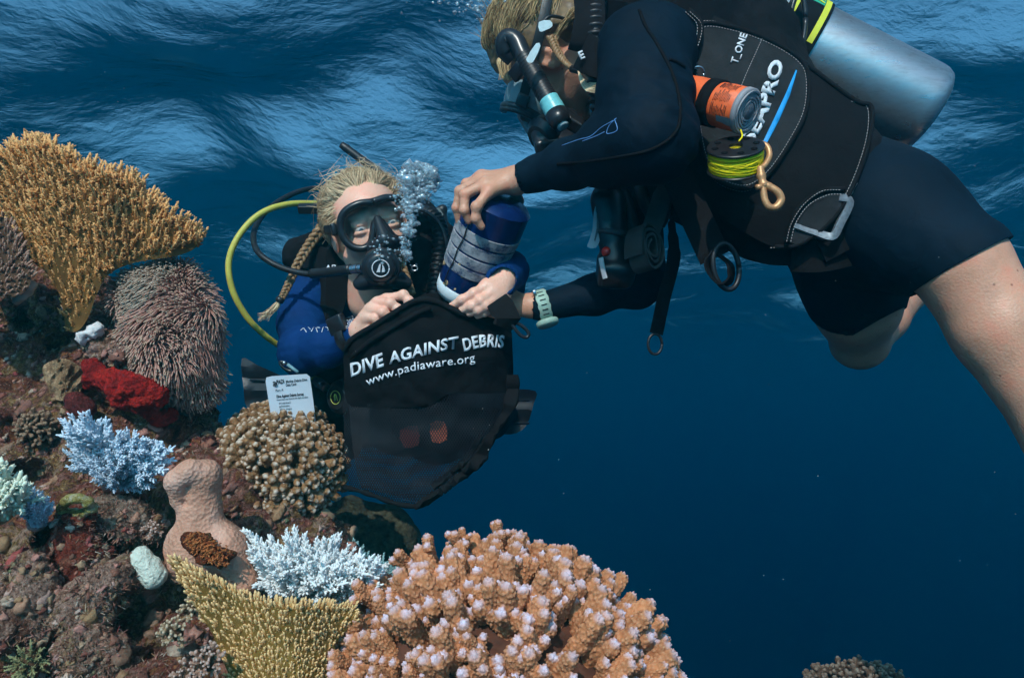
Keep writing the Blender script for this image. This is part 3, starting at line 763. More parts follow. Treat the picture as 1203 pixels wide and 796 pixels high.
def snorkel_a():
    o=link('snorkel',tube(sp3([(401,170,1.74),(412,178,1.74),(428,190,1.74),(444,202,1.74),(480,232,1.74)],5),[.0085]*2+[.0095]*60,14),None,MS['rubber'])
    tag(o,'black snorkel tube sticking up behind the blond head of the diver facing the camera','snorkel')
    o=link('hose',tube(sp3([(478,255,1.80),(500,272,1.80),(520,290,1.80),(540,315,1.80)],5),.0075,12),None,MS['rubber'])
    tag(o,'thin black hose crossing behind the grey valve beside the blond diver','hose')
    c=SDF(); c.box(W(364,245,1.56),(.024,.009,.009),basis(RIGHT),.002,.002)
    o=link('snorkel_keeper',c.mesh(.0015),None,MS['rubber']); tag(o,'small black clip on the mask strap where the yellow hose starts','clip')
snorkel_a()
def vest_a():
    v=empty('buoyancy_vest',W(470,330,1.6),'black buoyancy vest with a ribbed hose worn over the blue wetsuit','buoyancy vest')
    # shoulder strap on the left of the picture, over the chest
    def ch(x,y): return 1.555+.0009*max(0,350-y)*.8
    L1=sheet(smooth_outline([(352,285),(385,292),(404,305),(410,330),(404,362),(393,392),(382,398),(374,380),(377,345),(372,318),(350,312)],3),lambda x,y:1.55+abs(x-385)*.0012-.0004*(y-300)*.4,.03,10)
    link('shoulder_strap',L1,v,MS['nylon'])
    s=SDF() # collar and right shoulder panel
    s.chain([(W(352,300,1.64),.040),(W(378,292,1.62),.040),(W(398,300,1.60),.030)],k=.02)
    s.chain([(W(470,290,1.62),.045),(W(490,262,1.66),.050),(W(510,290,1.60),.052),(W(505,340,1.56),.050),(W(492,400,1.56),.050),(W(480,450,1.60),.055)],k=.03,flat=(FWD,.6))
    s.chain([(W(478,330,1.56),.036),(W(490,300,1.54),.04)],k=.02)
    s.cap(W(470,330,1.62),W(480,420,1.60),.055,.06,.03,flat=(FWD,.6))
    link('bladder',s.mesh(.0045,disp=lambda c:.004*mnoise.fractal(c*22,.8,2,3)),v,MS['nylon'])
    # corrugated hose
    P=sp3([(484,250,1.58),(505,252,1.545),(516,266,1.53),(517,290,1.51),(514,315,1.495),(511,340,1.48),(507,362,1.47)],30)
    rr=[.0155+.0024*math.sin(i*.92) for i in range(len(P))]
    link('ribbed_hose',tube(P,[max(r_,.012) for r_ in rr],18),v,MS['rubber'])
    link('piping',tube(sp3([(470,252,1.57),(490,246,1.53),(508,254,1.505),(521,272,1.50),(526,300,1.50)],6),.0042,8),v,MS['plastic'])
    ring=tube(ringpath(W(487,315,1.475),RIGHT*.006,UP*.005,16),.0015,6); link('ring',ring,v,MS['steel'])
    for x,y in ((484,318),(481,322),(489,311)): link('rivet',lathe([(0,.0001),(.001,.003),(.004,.003),(.005,.0001)],W(x,y,1.485),-FWD,10),v,MS['steel'])
    # hip pocket dark mass beside the bag
    s=SDF(); s.chain([(W(392,430,1.66),.045),(W(398,480,1.64),.055),(W(405,520,1.68),.04)],k=.03); s.cap(W(400,440,1.64),W(470,450,1.6),.06,.07,.03)
    link('side_pocket',s.mesh(.005,disp=lambda c:.004*mnoise.fractal(c*20,.8,2,3)),v,MS['nylon'])
    # tank valve block behind the shoulder
    t=empty('scuba_tank',W(515,300,1.9),'grey valve end of the tank rising behind the shoulder of the blond diver','scuba tank')
    k=sheet([(492,247),(516,244),(521,252),(508,268),(497,262)],lambda x,y:1.70,.05,12); link('valve_cover',k,t,mat('valve_grey',(.10,.14,.15),.5))
    k=SDF(); k.box(W(514,268,1.76),(.028,.03,.045),basis(RIGHT*.95+UP*.2,FWD),.008,.005); k.cap(W(513,255,1.76),W(520,246,1.74),.014,.012,.006); link('valve',k.mesh(.003),t,MS['rubber'])
    k=lathe([(0,.03),(.02,.075),(.05,.09),(.45,.09),(.47,.07)],W(512,285,1.86),(-UP*.85+FWD*.5),36); link('cylinder',k,t,mat('tank_dark',(.05,.055,.06),.4,metal=.6))
vest_a()
def wrist_a():
    o=empty('wrist_computer',W(413,383,1.36),'dark wrist computer strapped round the blue right sleeve of the blond diver','wrist computer')
    a=W(417,392,1.378); d=(W(400,400,1.40)-a).normalized(); n=(-FWD-d*(-FWD).dot(d)).normalized()
    b=d.cross(n); ring=[a+d*.012+n*.031*math.cos(q)+b*.031*math.sin(q) for q in np.linspace(0,6.283,30)]
    link('strap',strap_mesh(ring,d,.011,.0022),o,MS['rubber'])
    k=boxmesh(a+d*.012+(b if b.dot(UP)>0 else -b)*.027+n*.022,(.020,.017,.008),basis(d,b),.004); cs=link('case',k,o,MS['plastic'])
    k=sheet([(417,385),(424,373),(425,374.5),(418,387)],lambda x,y:1.342,.002,5); link('bezel',k,cs,MS['brass'])
wrist_a()
def fins():
    for lab,pts,d0,slope in (('dark fin blade behind the white data card, on the left of the blond diver',[(284,421),(303,429),(346,452),(352,492),(318,498),(291,480),(286,455)],2.3,.0012),
                       ('dark fin blade sticking out to the right from behind the mesh bag',[(560,459),(598,457),(629,459),(627,474),(618,500),(600,510),(572,505),(556,490)],2.35,.0006)):
        df=lambda x,y: d0+(x-450)*slope*(1 if lab.startswith('dark fin blade st') else -1)*.6+.01*math.cos((y-470)*.25)
        f=empty('fin',W(pts[0][0],pts[0][1],d0),lab,'fin','swim fins of the blond diver')
        link('blade',sheet(smooth_outline(pts,3),df,.008,7),f,MS['rubber'])
        ys=[(a,b) for a,b in ((.22,.25),(.78,.75))]
        x0,x1=min(p[0] for p in pts),max(p[0] for p in pts); y0,y1=min(p[1] for p in pts),max(p[1] for p in pts)
        for a,b in ys: link('rib',tube([W(x0+(x1-x0)*t,y0+(y1-y0)*(a*(1-t)+b*t)+ (8 if 'white' in lab and a<.5 else 0),df(x0+(x1-x0)*t,y0+(y1-y0)*a)-.002) for t in (.15,.4,.65,.9)],.004,8),f,MS['rubber'])
fins()
def card():
    df=lambda x,y:1.38+(x-340)*.0008
    c=empty('data_card',W(340,440,1.38),'white plastic data card with fine black print hanging behind the brown coral','data card')
    o=smooth_outline([(313,443),(320,441.5),(345,440),(360,439),(364,442),(368,470),(372,505),(345,508),(322,510),(317,480),(312,448)],1)
    link('sheet',sheet(o,df,.0015,8),c,mat('card_white',(.62,.68,.74),.45,.4,var=.05))
    dk=MS['plastic']
    T=[('PADI',7,[(325,451),(334,450)],.03),('Marine Debris Dive',4.4,[(336,449.5),(361,447)],.02),('Data Card',4.4,[(336,453.5),(348,452.3)],.02),('Part A',4,[(324,460),(333,459)],0),
       ('Dive Against Debris Survey',4.6,[(325,467),(357,464)],.03),('record every item found at this depth and place',3.4,[(325,470.5),(362,467)],0)]
    for q,(s,w_) in enumerate((('metal',13),('plastic',12),('glass rope',14),('rubber net',12),('cloth',9),('wood paper mixed',30),('other items seen',34))):
        T.append((s,3.4,[(328+.4*q,474.5+q*3.6),(328+w_+.4*q,474.5+q*3.6-w_*.08)],0))
    link('print',join([print_text(s,z,p,df,-.0006,b,thick=.0002) for s,z,p,b in T]+[tube(ringpath(W(322.3,450.8,df(322,450)-.0006),RIGHT*.0040,UP*.0040,14),.0010,5)]+[tube([W(322.3+math.cos(a)*r_,450.8+math.sin(a)*r_,df(322,450)-.0006) for r_ in (-2.4,2.4)],.0007,4) for a in (0,1.05,2.1)]),c,dk,smooth=False)
    g=empty('clip',W(340,432,1.4),'small dark clip holding the white data card under the blue sleeve','clip')
    P=[W(336+7*math.cos(a)*1.0+2*math.sin(a),430+4.5*math.sin(a)+3*math.cos(a),1.40) for a in np.linspace(0,6.28,24)]
    link('hook',tube(P,.0028,8),g,MS['plastic']); link('gate',tube([W(338,428,1.395),W(350,437,1.39)],.0032,8),g,mat('clip_gate',(.16,.30,.34),.4)); link('pivot',lathe([(-.004,.004),(.004,.004)],W(334,426,1.395),-FWD,12),g,MS['steel'])
card()
# ---------------- right diver (navy wetsuit) ----------------
YB=(-RIGHT*.36-UP*.86+FWD*.36).normalized()          # where the face looks
ZB=(-RIGHT*.95+UP*.30); ZB=(ZB-YB*ZB.dot(YB)).normalized(); XB=YB.cross(ZB)   # crown direction, lateral
if XB.dot(FWD)>0: XB=-XB                               # +x ear faces the camera
HB=W(640,70,1.41)
def LB(x,y,z): return HB+XB*x+YB*y+ZB*z
def make_person_b():
    p=empty('person',W(900,200,1.35),'diver in navy wetsuit holding the blue bottle from above, tank on the back','person')
    s=SDF(); head_sdf(s,HB,XB,YB,ZB); s.cap(LB(0,-.03,-.05),W(728,92,1.36),.050,.062,.02)
    hs=s.mesh(.0026,smooth=1)
    d=1.245; h=SDF()
    finger(h,[(575,225,d-.012),(560,243,d-.022),(559,256.5,d-.018),(565.5,266,d-.012)],.0089)
    finger(h,[(571,216,d),(546,228.5,d-.002),(545.5,247,d-.004),(550.5,259,d+.004)],.0088)
    finger(h,[(566,211,d+.02),(540.5,224.5,d+.025),(536.5,244,d+.03),(539.5,260,d+.04)],.0088)
    finger(h,[(566,207,d+.042),(548,216,d+.055),(540,232,d+.07),(542,246,d+.085)],.0086)
    finger(h,[(606,226,d+.05),(608,236,d+.08),(604,248,d+.105),(598,258,d+.12)],.0105)
    for a,r in (((575,224,d-.008),.0115),((571,216,d+.006),.012),((566,211,d+.024),.012),((566,208,d+.042),.011)):
        h.cap(pt((606,212,d+.016)),pt(a),.0185,r,.012)
    h.cap(pt((606,212,d+.016)),pt((640,200,d-.02)),.0215,.026,.012)
    h1=h.mesh(.0016,smooth=1)
    h=SDF(); d=1.345
    h.cap(pt((626,359,d)),pt((600,358,d)),.022,.020,.01,flat=(FWD,.7))
    finger(h,[(599,351,d),(588,352,d-.004),(580,358,d),(578,366,d+.01)],.0085)
    finger(h,[(598,358,d-.002),(586,361,d-.006),(578,366,d),(578,374,d+.01)],.0086); finger(h,[(599,366,d),(589,370,d-.004),(582,374,d),(580,380,d+.01)],.0082)
    finger(h,[(610,349,d+.005),(601,345,d),(594,344,d-.004),(588,347,d-.006)],.009)
    h.cap(pt((624,359,d)),pt((650,355,d+.0)),.021,.022,.01)
    h2=h.mesh(.0018,smooth=1)
    t=SDF()
    # near leg: thigh out of the shorts past the frame, knee and shin beyond it
    t.chain([(W(1056,262,1.25),.062),(W(1124,306,1.14),.0685),(W(1176,388,1.11),.0665),(W(1246,496,1.07),.056),(W(1262,528,1.06),.055)],k=.02)
    t.chain([(W(1262,528,1.06),.054),(W(1320,585,1.2),.054),(W(1400,600,1.42),.036),(W(1412,602,1.46),.037)],k=.02); t.chain([(W(1412,605,1.46),.034),(W(1440,640,1.52),.028),(W(1462,668,1.56),.02)],k=.02)
    # far leg, bent: thigh goes away, shin folds back
    t.chain([(W(1002,322,1.40),.084),(W(1006,358,1.44),.079),(W(1010,400,1.52),.056)],k=.02)
    t.chain([(W(1010,402,1.52),.053),(W(1034,372,1.60),.055),(W(1062,340,1.70),.050),(W(1112,292,1.92),.034)],k=.02)
    # arms and trunk kept inside the suit
    t.chain([(W(757,70,1.13),.055),(W(764,162,1.06),.038),(W(690,190,1.16),.027),(W(622,209,1.255),.020)],k=.01)
    t.chain([(W(740,150,1.42),.05),(W(752,325,1.36),.035),(W(690,344,1.35),.028),(W(640,357,1.345),.020)],k=.01)
    t.chain([(W(780,75,1.33),.11),(W(880,160,1.37),.10),(W(990,250,1.33),.11)],k=.03)
    t1=t.mesh(.005,smooth=2,disp=lambda c:.0012*mnoise.fractal(c*14,.8,2,2))
    link('body',join([hs,h1,h2,t1]),p,MS['skin2'])
    w_=SDF()
    w_.chain([(W(775,62,1.27),.085),(W(757,66,1.15),.072),(W(757,110,1.09),.066),(W(764,160,1.05),.062)],k=.03)
    w_.chain([(W(764,164,1.05),.060),(W(720,178,1.11),.050),(W(670,193,1.19),.036),(W(634,203,1.235),.0300)],k=.03)
    w_.chain([(W(634,203,1.235),.0300),(W(617,208,1.250),.0285)],k=.01)
    w_.cap(W(617,208,1.250),W(600,214,1.258),.024,.024,.003,sub=True)
    w_.chain([(W(785,75,1.34),.125),(W(880,165,1.38),.115),(W(950,225,1.36),.115)],k=.03)
    w_.chain([(W(740,150,1.42),.06),(W(750,320,1.36),.046),(W(748,335,1.36),.042)],k=.02)
    w_.chain([(W(748,332,1.36),.043),(W(700,345,1.35),.035),(W(632,360,1.345),.0255)],k=.02)
    w_.cap(W(636,359,1.345),W(612,362,1.345),.020,.020,.003,sub=True)
    def wr(c):
        n=mnoise.fractal(c*13,.8,2,3); a=W(790,140,1.05); e=max(0,1-(c-a).length/.12); m=mnoise.noise(Vector((c.x*40+c.z*55,c.y*20,c.z*25-c.x*30)))
        return .002*n+.008*e*m
    suit=link('wetsuit',w_.mesh(.0034,disp=wr,smooth=2),p,MS['navy_suit'])
    l=SDF()
    l.chain([(W(950,225,1.36),.115),(W(1003,243,1.31),.113),(W(1042,258,1.25),.103),(W(1128,308,1.138),.0770)],k=.05)
    l.chain([(W(985,262,1.36),.11),(W(1002,322,1.40),.093),(W(1006,352,1.435),.088)],k=.04)
    # hems
    a=W(1128,308,1.138); dd=(W(1176,388,1.11)-W(1124,306,1.14)).normalized()
    b=W(1006,352,1.435); de=(W(1010,400,1.52)-W(1002,322,1.40)).normalized()
    me=l.mesh(.0042,smooth=2,disp=lambda c:.0022*mnoise.fractal(c*11,.8,2,3))
    bm=bmesh.new(); bm.from_mesh(me)   # cut the hems square
    bmesh.ops.bisect_plane(bm,geom=bm.verts[:]+bm.edges[:]+bm.faces[:],plane_co=a+dd*.006,plane_no=(dd+UP*.12).normalized(),clear_outer=True)
    vs=[v for v in bm.verts if (v.co-(b+de*.008)).dot(de)>0 and (v.co-b).length<.16 and v.co.dot(RIGHT)<W(1058,300,1.3).dot(RIGHT) and (v.co-W(1128,313,1.138)).length>.17]
    bmesh.ops.delete(bm,geom=vs,context='VERTS'); bm.to_mesh(me); bm.free()
    so=link('wetsuit_shorts',me,p,MS['navy_suit'])
    sm=so.modifiers.new('cloth','SOLIDIFY'); sm.thickness=.003
    # seams on sleeve
    return p,suit
PB,SUITB=make_person_b()
def dress_b():
    df=surf_df([SUITB],1.1)
    ms=[]
    for pts in ([(751,12),(758,30),(772,52),(788,82),(797,110),(799,140),(790,160),(765,176),(730,184),(690,190),(655,193)],[(786,70),(795,73),(805,79)]):
        ms.append(tube([W(p[0],p[1],df(p[0],p[1])-.0005) for p in spline(pts,6)],.0026,8))
    link('seam',join(ms),SUITB,MS['black_suit'])
    pr=[]
    for pts in ([(722,140),(725,153),(713,157),(716,147),(724,139)],[(720,142),(706,150),(694,160),(680,164),(660,171)],[(710,155),(700,160),(684,166)]):
        pr.append(tube([W(p[0],p[1],df(p[0],p[1])-.0006) for p in spline(pts,4)],.0006,5))
    link('sleeve_print',join(pr),SUITB,mat('blue_print',(.12,.30,.62),.5))
    hr=SDF(); Mx=np.array([[XB[i],YB[i],ZB[i]] for i in range(3)])
    hr.ell(LB(0,-.030,.040),(.077,.097,.086),Mx,.01); hr.ell(LB(0,-.050,-.01),(.076,.078,.07),Mx,.02); hr.ell(LB(.0,.088,.012),(.10,.07,.062),Mx,.012,sub=True); hr.box(LB(0,.10,-.06),(.12,.115,.08),Mx,.01,.01,sub=True)
    hr.ell(LB(.09,.0,-.045),(.05,.085,.068),Mx,.008,sub=True)
    c=hr.mesh(.004,disp=lambda c:.003*mnoise.fractal(c*35,.8,2,3)); a=c.attributes.new('tone','FLOAT','POINT'); a.data.foreach_set('value',np.full(len(c.vertices),.15,np.float32))
    rr=random.Random(5); roots=[]
    def sk(ph,al,o): return LB((.077+o)*math.sin(al)*math.sin(ph),-.030+(.098+o)*math.cos(al),.036+(.088+o)*math.sin(al)*math.cos(ph))
    for i in range(2800):
        ph=rr.uniform(-1.9,1.95); al0=(R(52)+abs(ph)**1.5*R(13)+rr.random()**1.5*R(75)) if ph<1.3 else R(rr.uniform(98,150)); ln=rr.uniform(.3,.7); o=rr.uniform(.001,.010); sw=.1*math.sin(ph*7+al0*3)+rr.gauss(0,.06)
        e=rr.uniform(.0,.012) if rr.random()<.92 else rr.uniform(.012,.035)
        roots.append([sk(ph,al0,0),sk(ph+sw*.5,al0+ln*.35,o),sk(ph+sw,al0+ln*.7,o*1.15),sk(ph+sw*1.2,al0+ln,e)])
    # pony tail lifted by the water, from the back of the head up and to the right
    for i in range(260):
        j=lambda k:(rr.uniform(-k,k),rr.uniform(-k,k),rr.uniform(-.012,.012)*k/4)
        q=[(652,44,1.31),(664,28,1.30),(676,14,1.29),(690,12,1.29)]; roots.append([W(a+x,b_+y,d+z) for (a,b_,d),(x,y,z) in zip(q,(j(3),j(4),j(5),j(6)))])
    for i in range(60): 
        x=rr.uniform(0,1); roots.append([W(590+x*18,62+x*3,1.36),W(583+x*18,72,1.35),W(586+x*14,84,1.35),W(588+x*16+rr.uniform(-4,4),94,1.35)])
    st=strandset(roots,.0007,3,nr=4); link('hair',join([c,st]),PB,MS['brownhair'])
    b1=link('braid',braid_meshes([W(648,44,1.30),W(653,57,1.29),W(660,69,1.27),W(668,77,1.25),(W(674,82,1.235))],.0070),PB,MS['blond'])
    link('hair_tie',tube([W(672,81,1.235),W(681,83,1.22)],.0065,10),b1,MS['rubber'])
    tl=[]
    for i in range(110):
        u=rr.uniform(-1,1); tl.append([W(679,83,1.22),W(684+u*2,95-u*2,1.19),W(692+u*3,102-u*5,1.15),W(708+u*5+rr.uniform(-6,4),103-u*7,1.125)])
    link('braid_tail',strandset(tl,.0008),b1,MS['blond'])
dress_b()
# ---------------- gear of the right diver ----------------
def LBm(x,y,z): return LB(x,y*1.0,z)
make_mask('dive_mask',LBm,LB(0,.12,0),'pale grey dive mask with tinted lens on the diver seen from the side',mat('mask_frame',(.02,.035,.04),.35,.5),mat('grey_skirt',(.20,.30,.33),.4,.4),MS['tintlens'],MS['rubber'])
def snorkel_b():
    W=lambda x,y,d:globals()['W'](x,y,d+.07)
    sp3=lambda pts,n=8:[W(*p) for p in spline(pts,n)]
    s=empty('snorkel',W(640,110,1.2),'black ribbed snorkel with a pale turquoise band beside the tilted head','snorkel')
    up=sp3([(602,70,1.235),(594,62,1.23),(592,50,1.225),(598,44,1.22),(607,49,1.215),(613,62,1.21),(618,72,1.205)],8)
    P1=tube(up,[.0135]*8+[.0155]*80,16)
    link('top_bend',P1,s,MS['plastic'])
    P=sp3([(615,66,1.207),(626,85,1.20),(637,104,1.19),(647,122,1.18)],18)
    link('ribbed_tube',tube(P,[.0165+.0005*math.sin(i*1.9) for i in range(len(P))],18),s,MS['rubber'])
    link('turquoise_band',tube(sp3([(644.5,117,1.181),(649,125,1.178),(655,136,1.173)],6),[.0178]*6+[.0185]*10,20),s,MS['teal'])
    P=[W(653,133,1.175),W(657,141,1.17),W(661,147,1.166)]
    link('purge_end',tube(P,[.0195,.019,.0165],20),s,MS['plastic'])
    d=(P[2]-P[0]).normalized(); link('purge_valve',lathe([(0,.0105),(.003,.0105),(.005,.007),(.0052,.0001)],P[2],d,20),s,MS['palegrey'])
    k=SDF(); k.cap(W(660,133,1.20),W(682,146,1.215),.013,.011,.006); k.box(W(676,146,1.205),(.016,.012,.012),basis(RIGHT*.8-UP*.5),.004,.004); link('mouthpiece_arm',k.mesh(.002),s,MS['rubber'])
    c=boxmesh(W(608,84,1.215),(.012,.006,.016),basis(RIGHT*.6-UP*.8),.003); link('keeper',c,s,MS['plastic'])
    sb=empty('strap_buckle',W(628,55,1.2),'pale blue mask strap buckle beside the ear under the brown hair','buckle')
    link('buckle_plate',sheet(smooth_outline([(630,51),(635,54),(628,70),(624,74),(618,70)],2),lambda x,y:1.215,.006,4),sb,MS['palegrey'])
    link('strap_end',sheet(smooth_outline([(633,26),(646,24),(649,31),(640,36),(634,37)],2),lambda x,y:1.215,.004,5),sb,MS['palegrey'])
    link('strap_loop',tube(sp3([(637,27,1.21),(645,20,1.21),(655,20,1.22),(668,24,1.24)],6),.003,8),sb,MS['rubber'])
snorkel_b()
def regulator_b():
    r=empty('regulator',W(650,160,1.3),'black regulator hanging below the face of the diver seen from the side','regulator')
    c=W(640,158,1.36); ax=(-RIGHT*.65-UP*.6-FWD*.45).normalized()
    b=lathe([(-.04,.0001),(-.035,.026),(-.012,.034),(.006,.036),(.012,.031),(.018,.026),(.02,.0001)],c,ax,40); sharp(b); link('body',b,r,MS['plastic'])
    k=SDF(); k.cap(c,W(662,164,1.37),.026,.024,.015); k.cap(W(655,158,1.36),W(668,138,1.38),.018,.018,.01); k.box(W(652,170,1.35),(.038,.014,.014),basis(RIGHT*.9+UP*.1),.008,.01)
    link('exhaust_tee',k.mesh(.0024),r,MS['silicone'])
    h=sp3([(665,168,1.33),(690,150,1.38),(710,110,1.42),(720,50,1.44),(740,0,1.46)],8); link('hose',tube(h,.0065,12),r,MS['rubber'])
regulator_b()
def tank_b():
    t=empty('scuba_tank',W(900,40,1.42),'scuffed silver aluminium tank on the back of the navy wetsuit diver','scuba tank')
    a=W(1089,137,1.40); d=(W(700,-66,1.44)-a).normalized()
    m,nt,b=nm('scuffed_aluminium'); b.inputs['Metallic'].default_value=.92; tc=node(nt,'ShaderNodeTexCoord')
    mp=node(nt,'ShaderNodeMapping'); mp.inputs['Rotation'].default_value=(0,R(27),0); mp.inputs['Scale'].default_value=(1,6,6); nt.links.new(tc.outputs['Object'],mp.inputs[0])
    n=node(nt,'ShaderNodeTexNoise',Scale=14,Detail=9,Roughness=.7); nt.links.new(mp.outputs[0],n.inputs[0])
    n2=node(nt,'ShaderNodeTexNoise',Scale=60,Detail=5,Roughness=.7); nt.links.new(tc.outputs['Object'],n2.inputs[0])
    r1=ramp(nt,n.outputs[0],[(.3,(.36,.36,.36)),(.5,(.62,.61,.60)),(.75,(.76,.74,.71))]); r2=ramp(nt,n2.outputs[0],[(.27,(.25,.25,.25)),(.36,(1,1,1))])
    mx=node(nt,'ShaderNodeMix',data_type='RGBA',blend_type='MULTIPLY'); mx.inputs[0].default_value=.8; nt.links.new(r1.outputs[0],mx.inputs[6]); nt.links.new(r2.outputs[0],mx.inputs[7]); nt.links.new(mx.outputs[2],b.inputs['Base Color'])
    rg=ramp(nt,n.outputs[0],[(.3,(.42,)*3),(.7,(.24,)*3)]); nt.links.new(rg.outputs[0],b.inputs['Roughness'])
    bp=node(nt,'ShaderNodeBump',Strength=.4,Distance=.001); nt.links.new(n2.outputs[0],bp.inputs['Height']); nt.links.new(bp.outputs[0],b.inputs['Normal'])
    prof=[(0,.0001),(.0,.060),(.003,.074),(.010,.0845),(.022,.0895),(.034,.0905),(.56,.0905),(.60,.083),(.64,.06),(.66,.03),(.68,.018),(.70,.018)]
    me=lathe(prof,a,d,72); sharp(me,40); link('cylinder',me,t,m)
    v=SDF(); e=a+d*.70; v.cap(e,e+d*.05,.018,.016,.004); v.cap(e+d*.03-FWD*.03,e+d*.03+FWD*.04,.010,.013,.004); link('valve',v.mesh(.0025),t,MS['steel'])
    # patterned tank band
    band=empty('tank_band',W(900,10,1.32),'tank band with yellow and green pattern round the silver tank','tank band')
    n_=(-FWD-d*(-FWD).dot(d)).normalized(); u=d.cross(n_); u=u if u.dot(UP)>0 else -u
    def bnd(t0,t1,r_,th0=-2.2,th1=2.4,thick=.003,n=40):
        V=[];F=[]
        for i in range(n+1):
            q=th0+(th1-th0)*i/n
            for (t_,o) in ((t0,0),(t1,0),(t1,thick),(t0,thick)): V.append(a+d*t_+(n_*math.cos(q)+u*math.sin(q))*(r_+o))
        for i in range(n):
            for s in range(4): F.append((i*4+s,i*4+(s+1)%4,i*4+4+(s+1)%4,i*4+4+s))
        F+=[(0,1,2,3),(n*4+3,n*4+2,n*4+1,n*4)]
        me=mesh(V,F); bm=bmesh.new(); bm.from_mesh(me); bmesh.ops.recalc_face_normals(bm,faces=bm.faces); bm.to_mesh(me); bm.free(); sharp(me,40); return me
    T0=.262
    m_y=mat('band_yellow',(.62,.66,.05),.6,var=.1); m_g=mat('band_green',(.03,.38,.24),.6,var=.1)
    link('black_webbing',bnd(T0,T0+.078,.0912,-2.2,2.4),band,MS['nylon'])
    for t_,w_ in ((T0+.006,.011),(T0+.061,.011)): link('yellow_stripe',bnd(t_,t_+w_,.0945,-.3,2.3,.0008),band,m_y)
    link('green_field',bnd(T0+.018,T0+.059,.0945,.55,1.3,.0006),band,m_g)
    for k in range(5):
        q=.6+k*.13; V=[a+d*(T0+.020+x)+(n_*math.cos(q+y)+u*math.sin(q+y))*.0958 for x,y in ((0,0),(.012,.03),(.024,0.0),(.038,.05),(.038,.09),(.024,.05),(.012,.08),(0,.05))]
        link('zigzag',mesh(V+[v_+ (v_-(a+d*((v_-a).dot(d)))).normalized()*.0006 for v_ in V],[tuple(range(8)),tuple(range(8,16))[::-1]]+[(i,(i+1)%8,8+(i+1)%8,8+i) for i in range(8)]),band,m_y,smooth=False)
    link('black_centre',bnd(T0+.018,T0+.059,.0947,-.3,.52,.0012),band,MS['nylon'])
    # second, upper band (mostly out of frame)
    for t_,w_,mm in ((T0+.094,.012,m_y),(T0+.106,.030,MS['nylon']),(T0+.136,.012,m_y)): link('upper_stripe',bnd(t_,t_+w_,.0925,-1.8,2.3,.002),band,mm)
    k=tube(ringpath(W(937,28,1.30),RIGHT*.014+UP*.010,UP*.05-RIGHT*.0,30),.0045,8); link('buckle_loop',k,band,MS['plastic'])
tank_b()
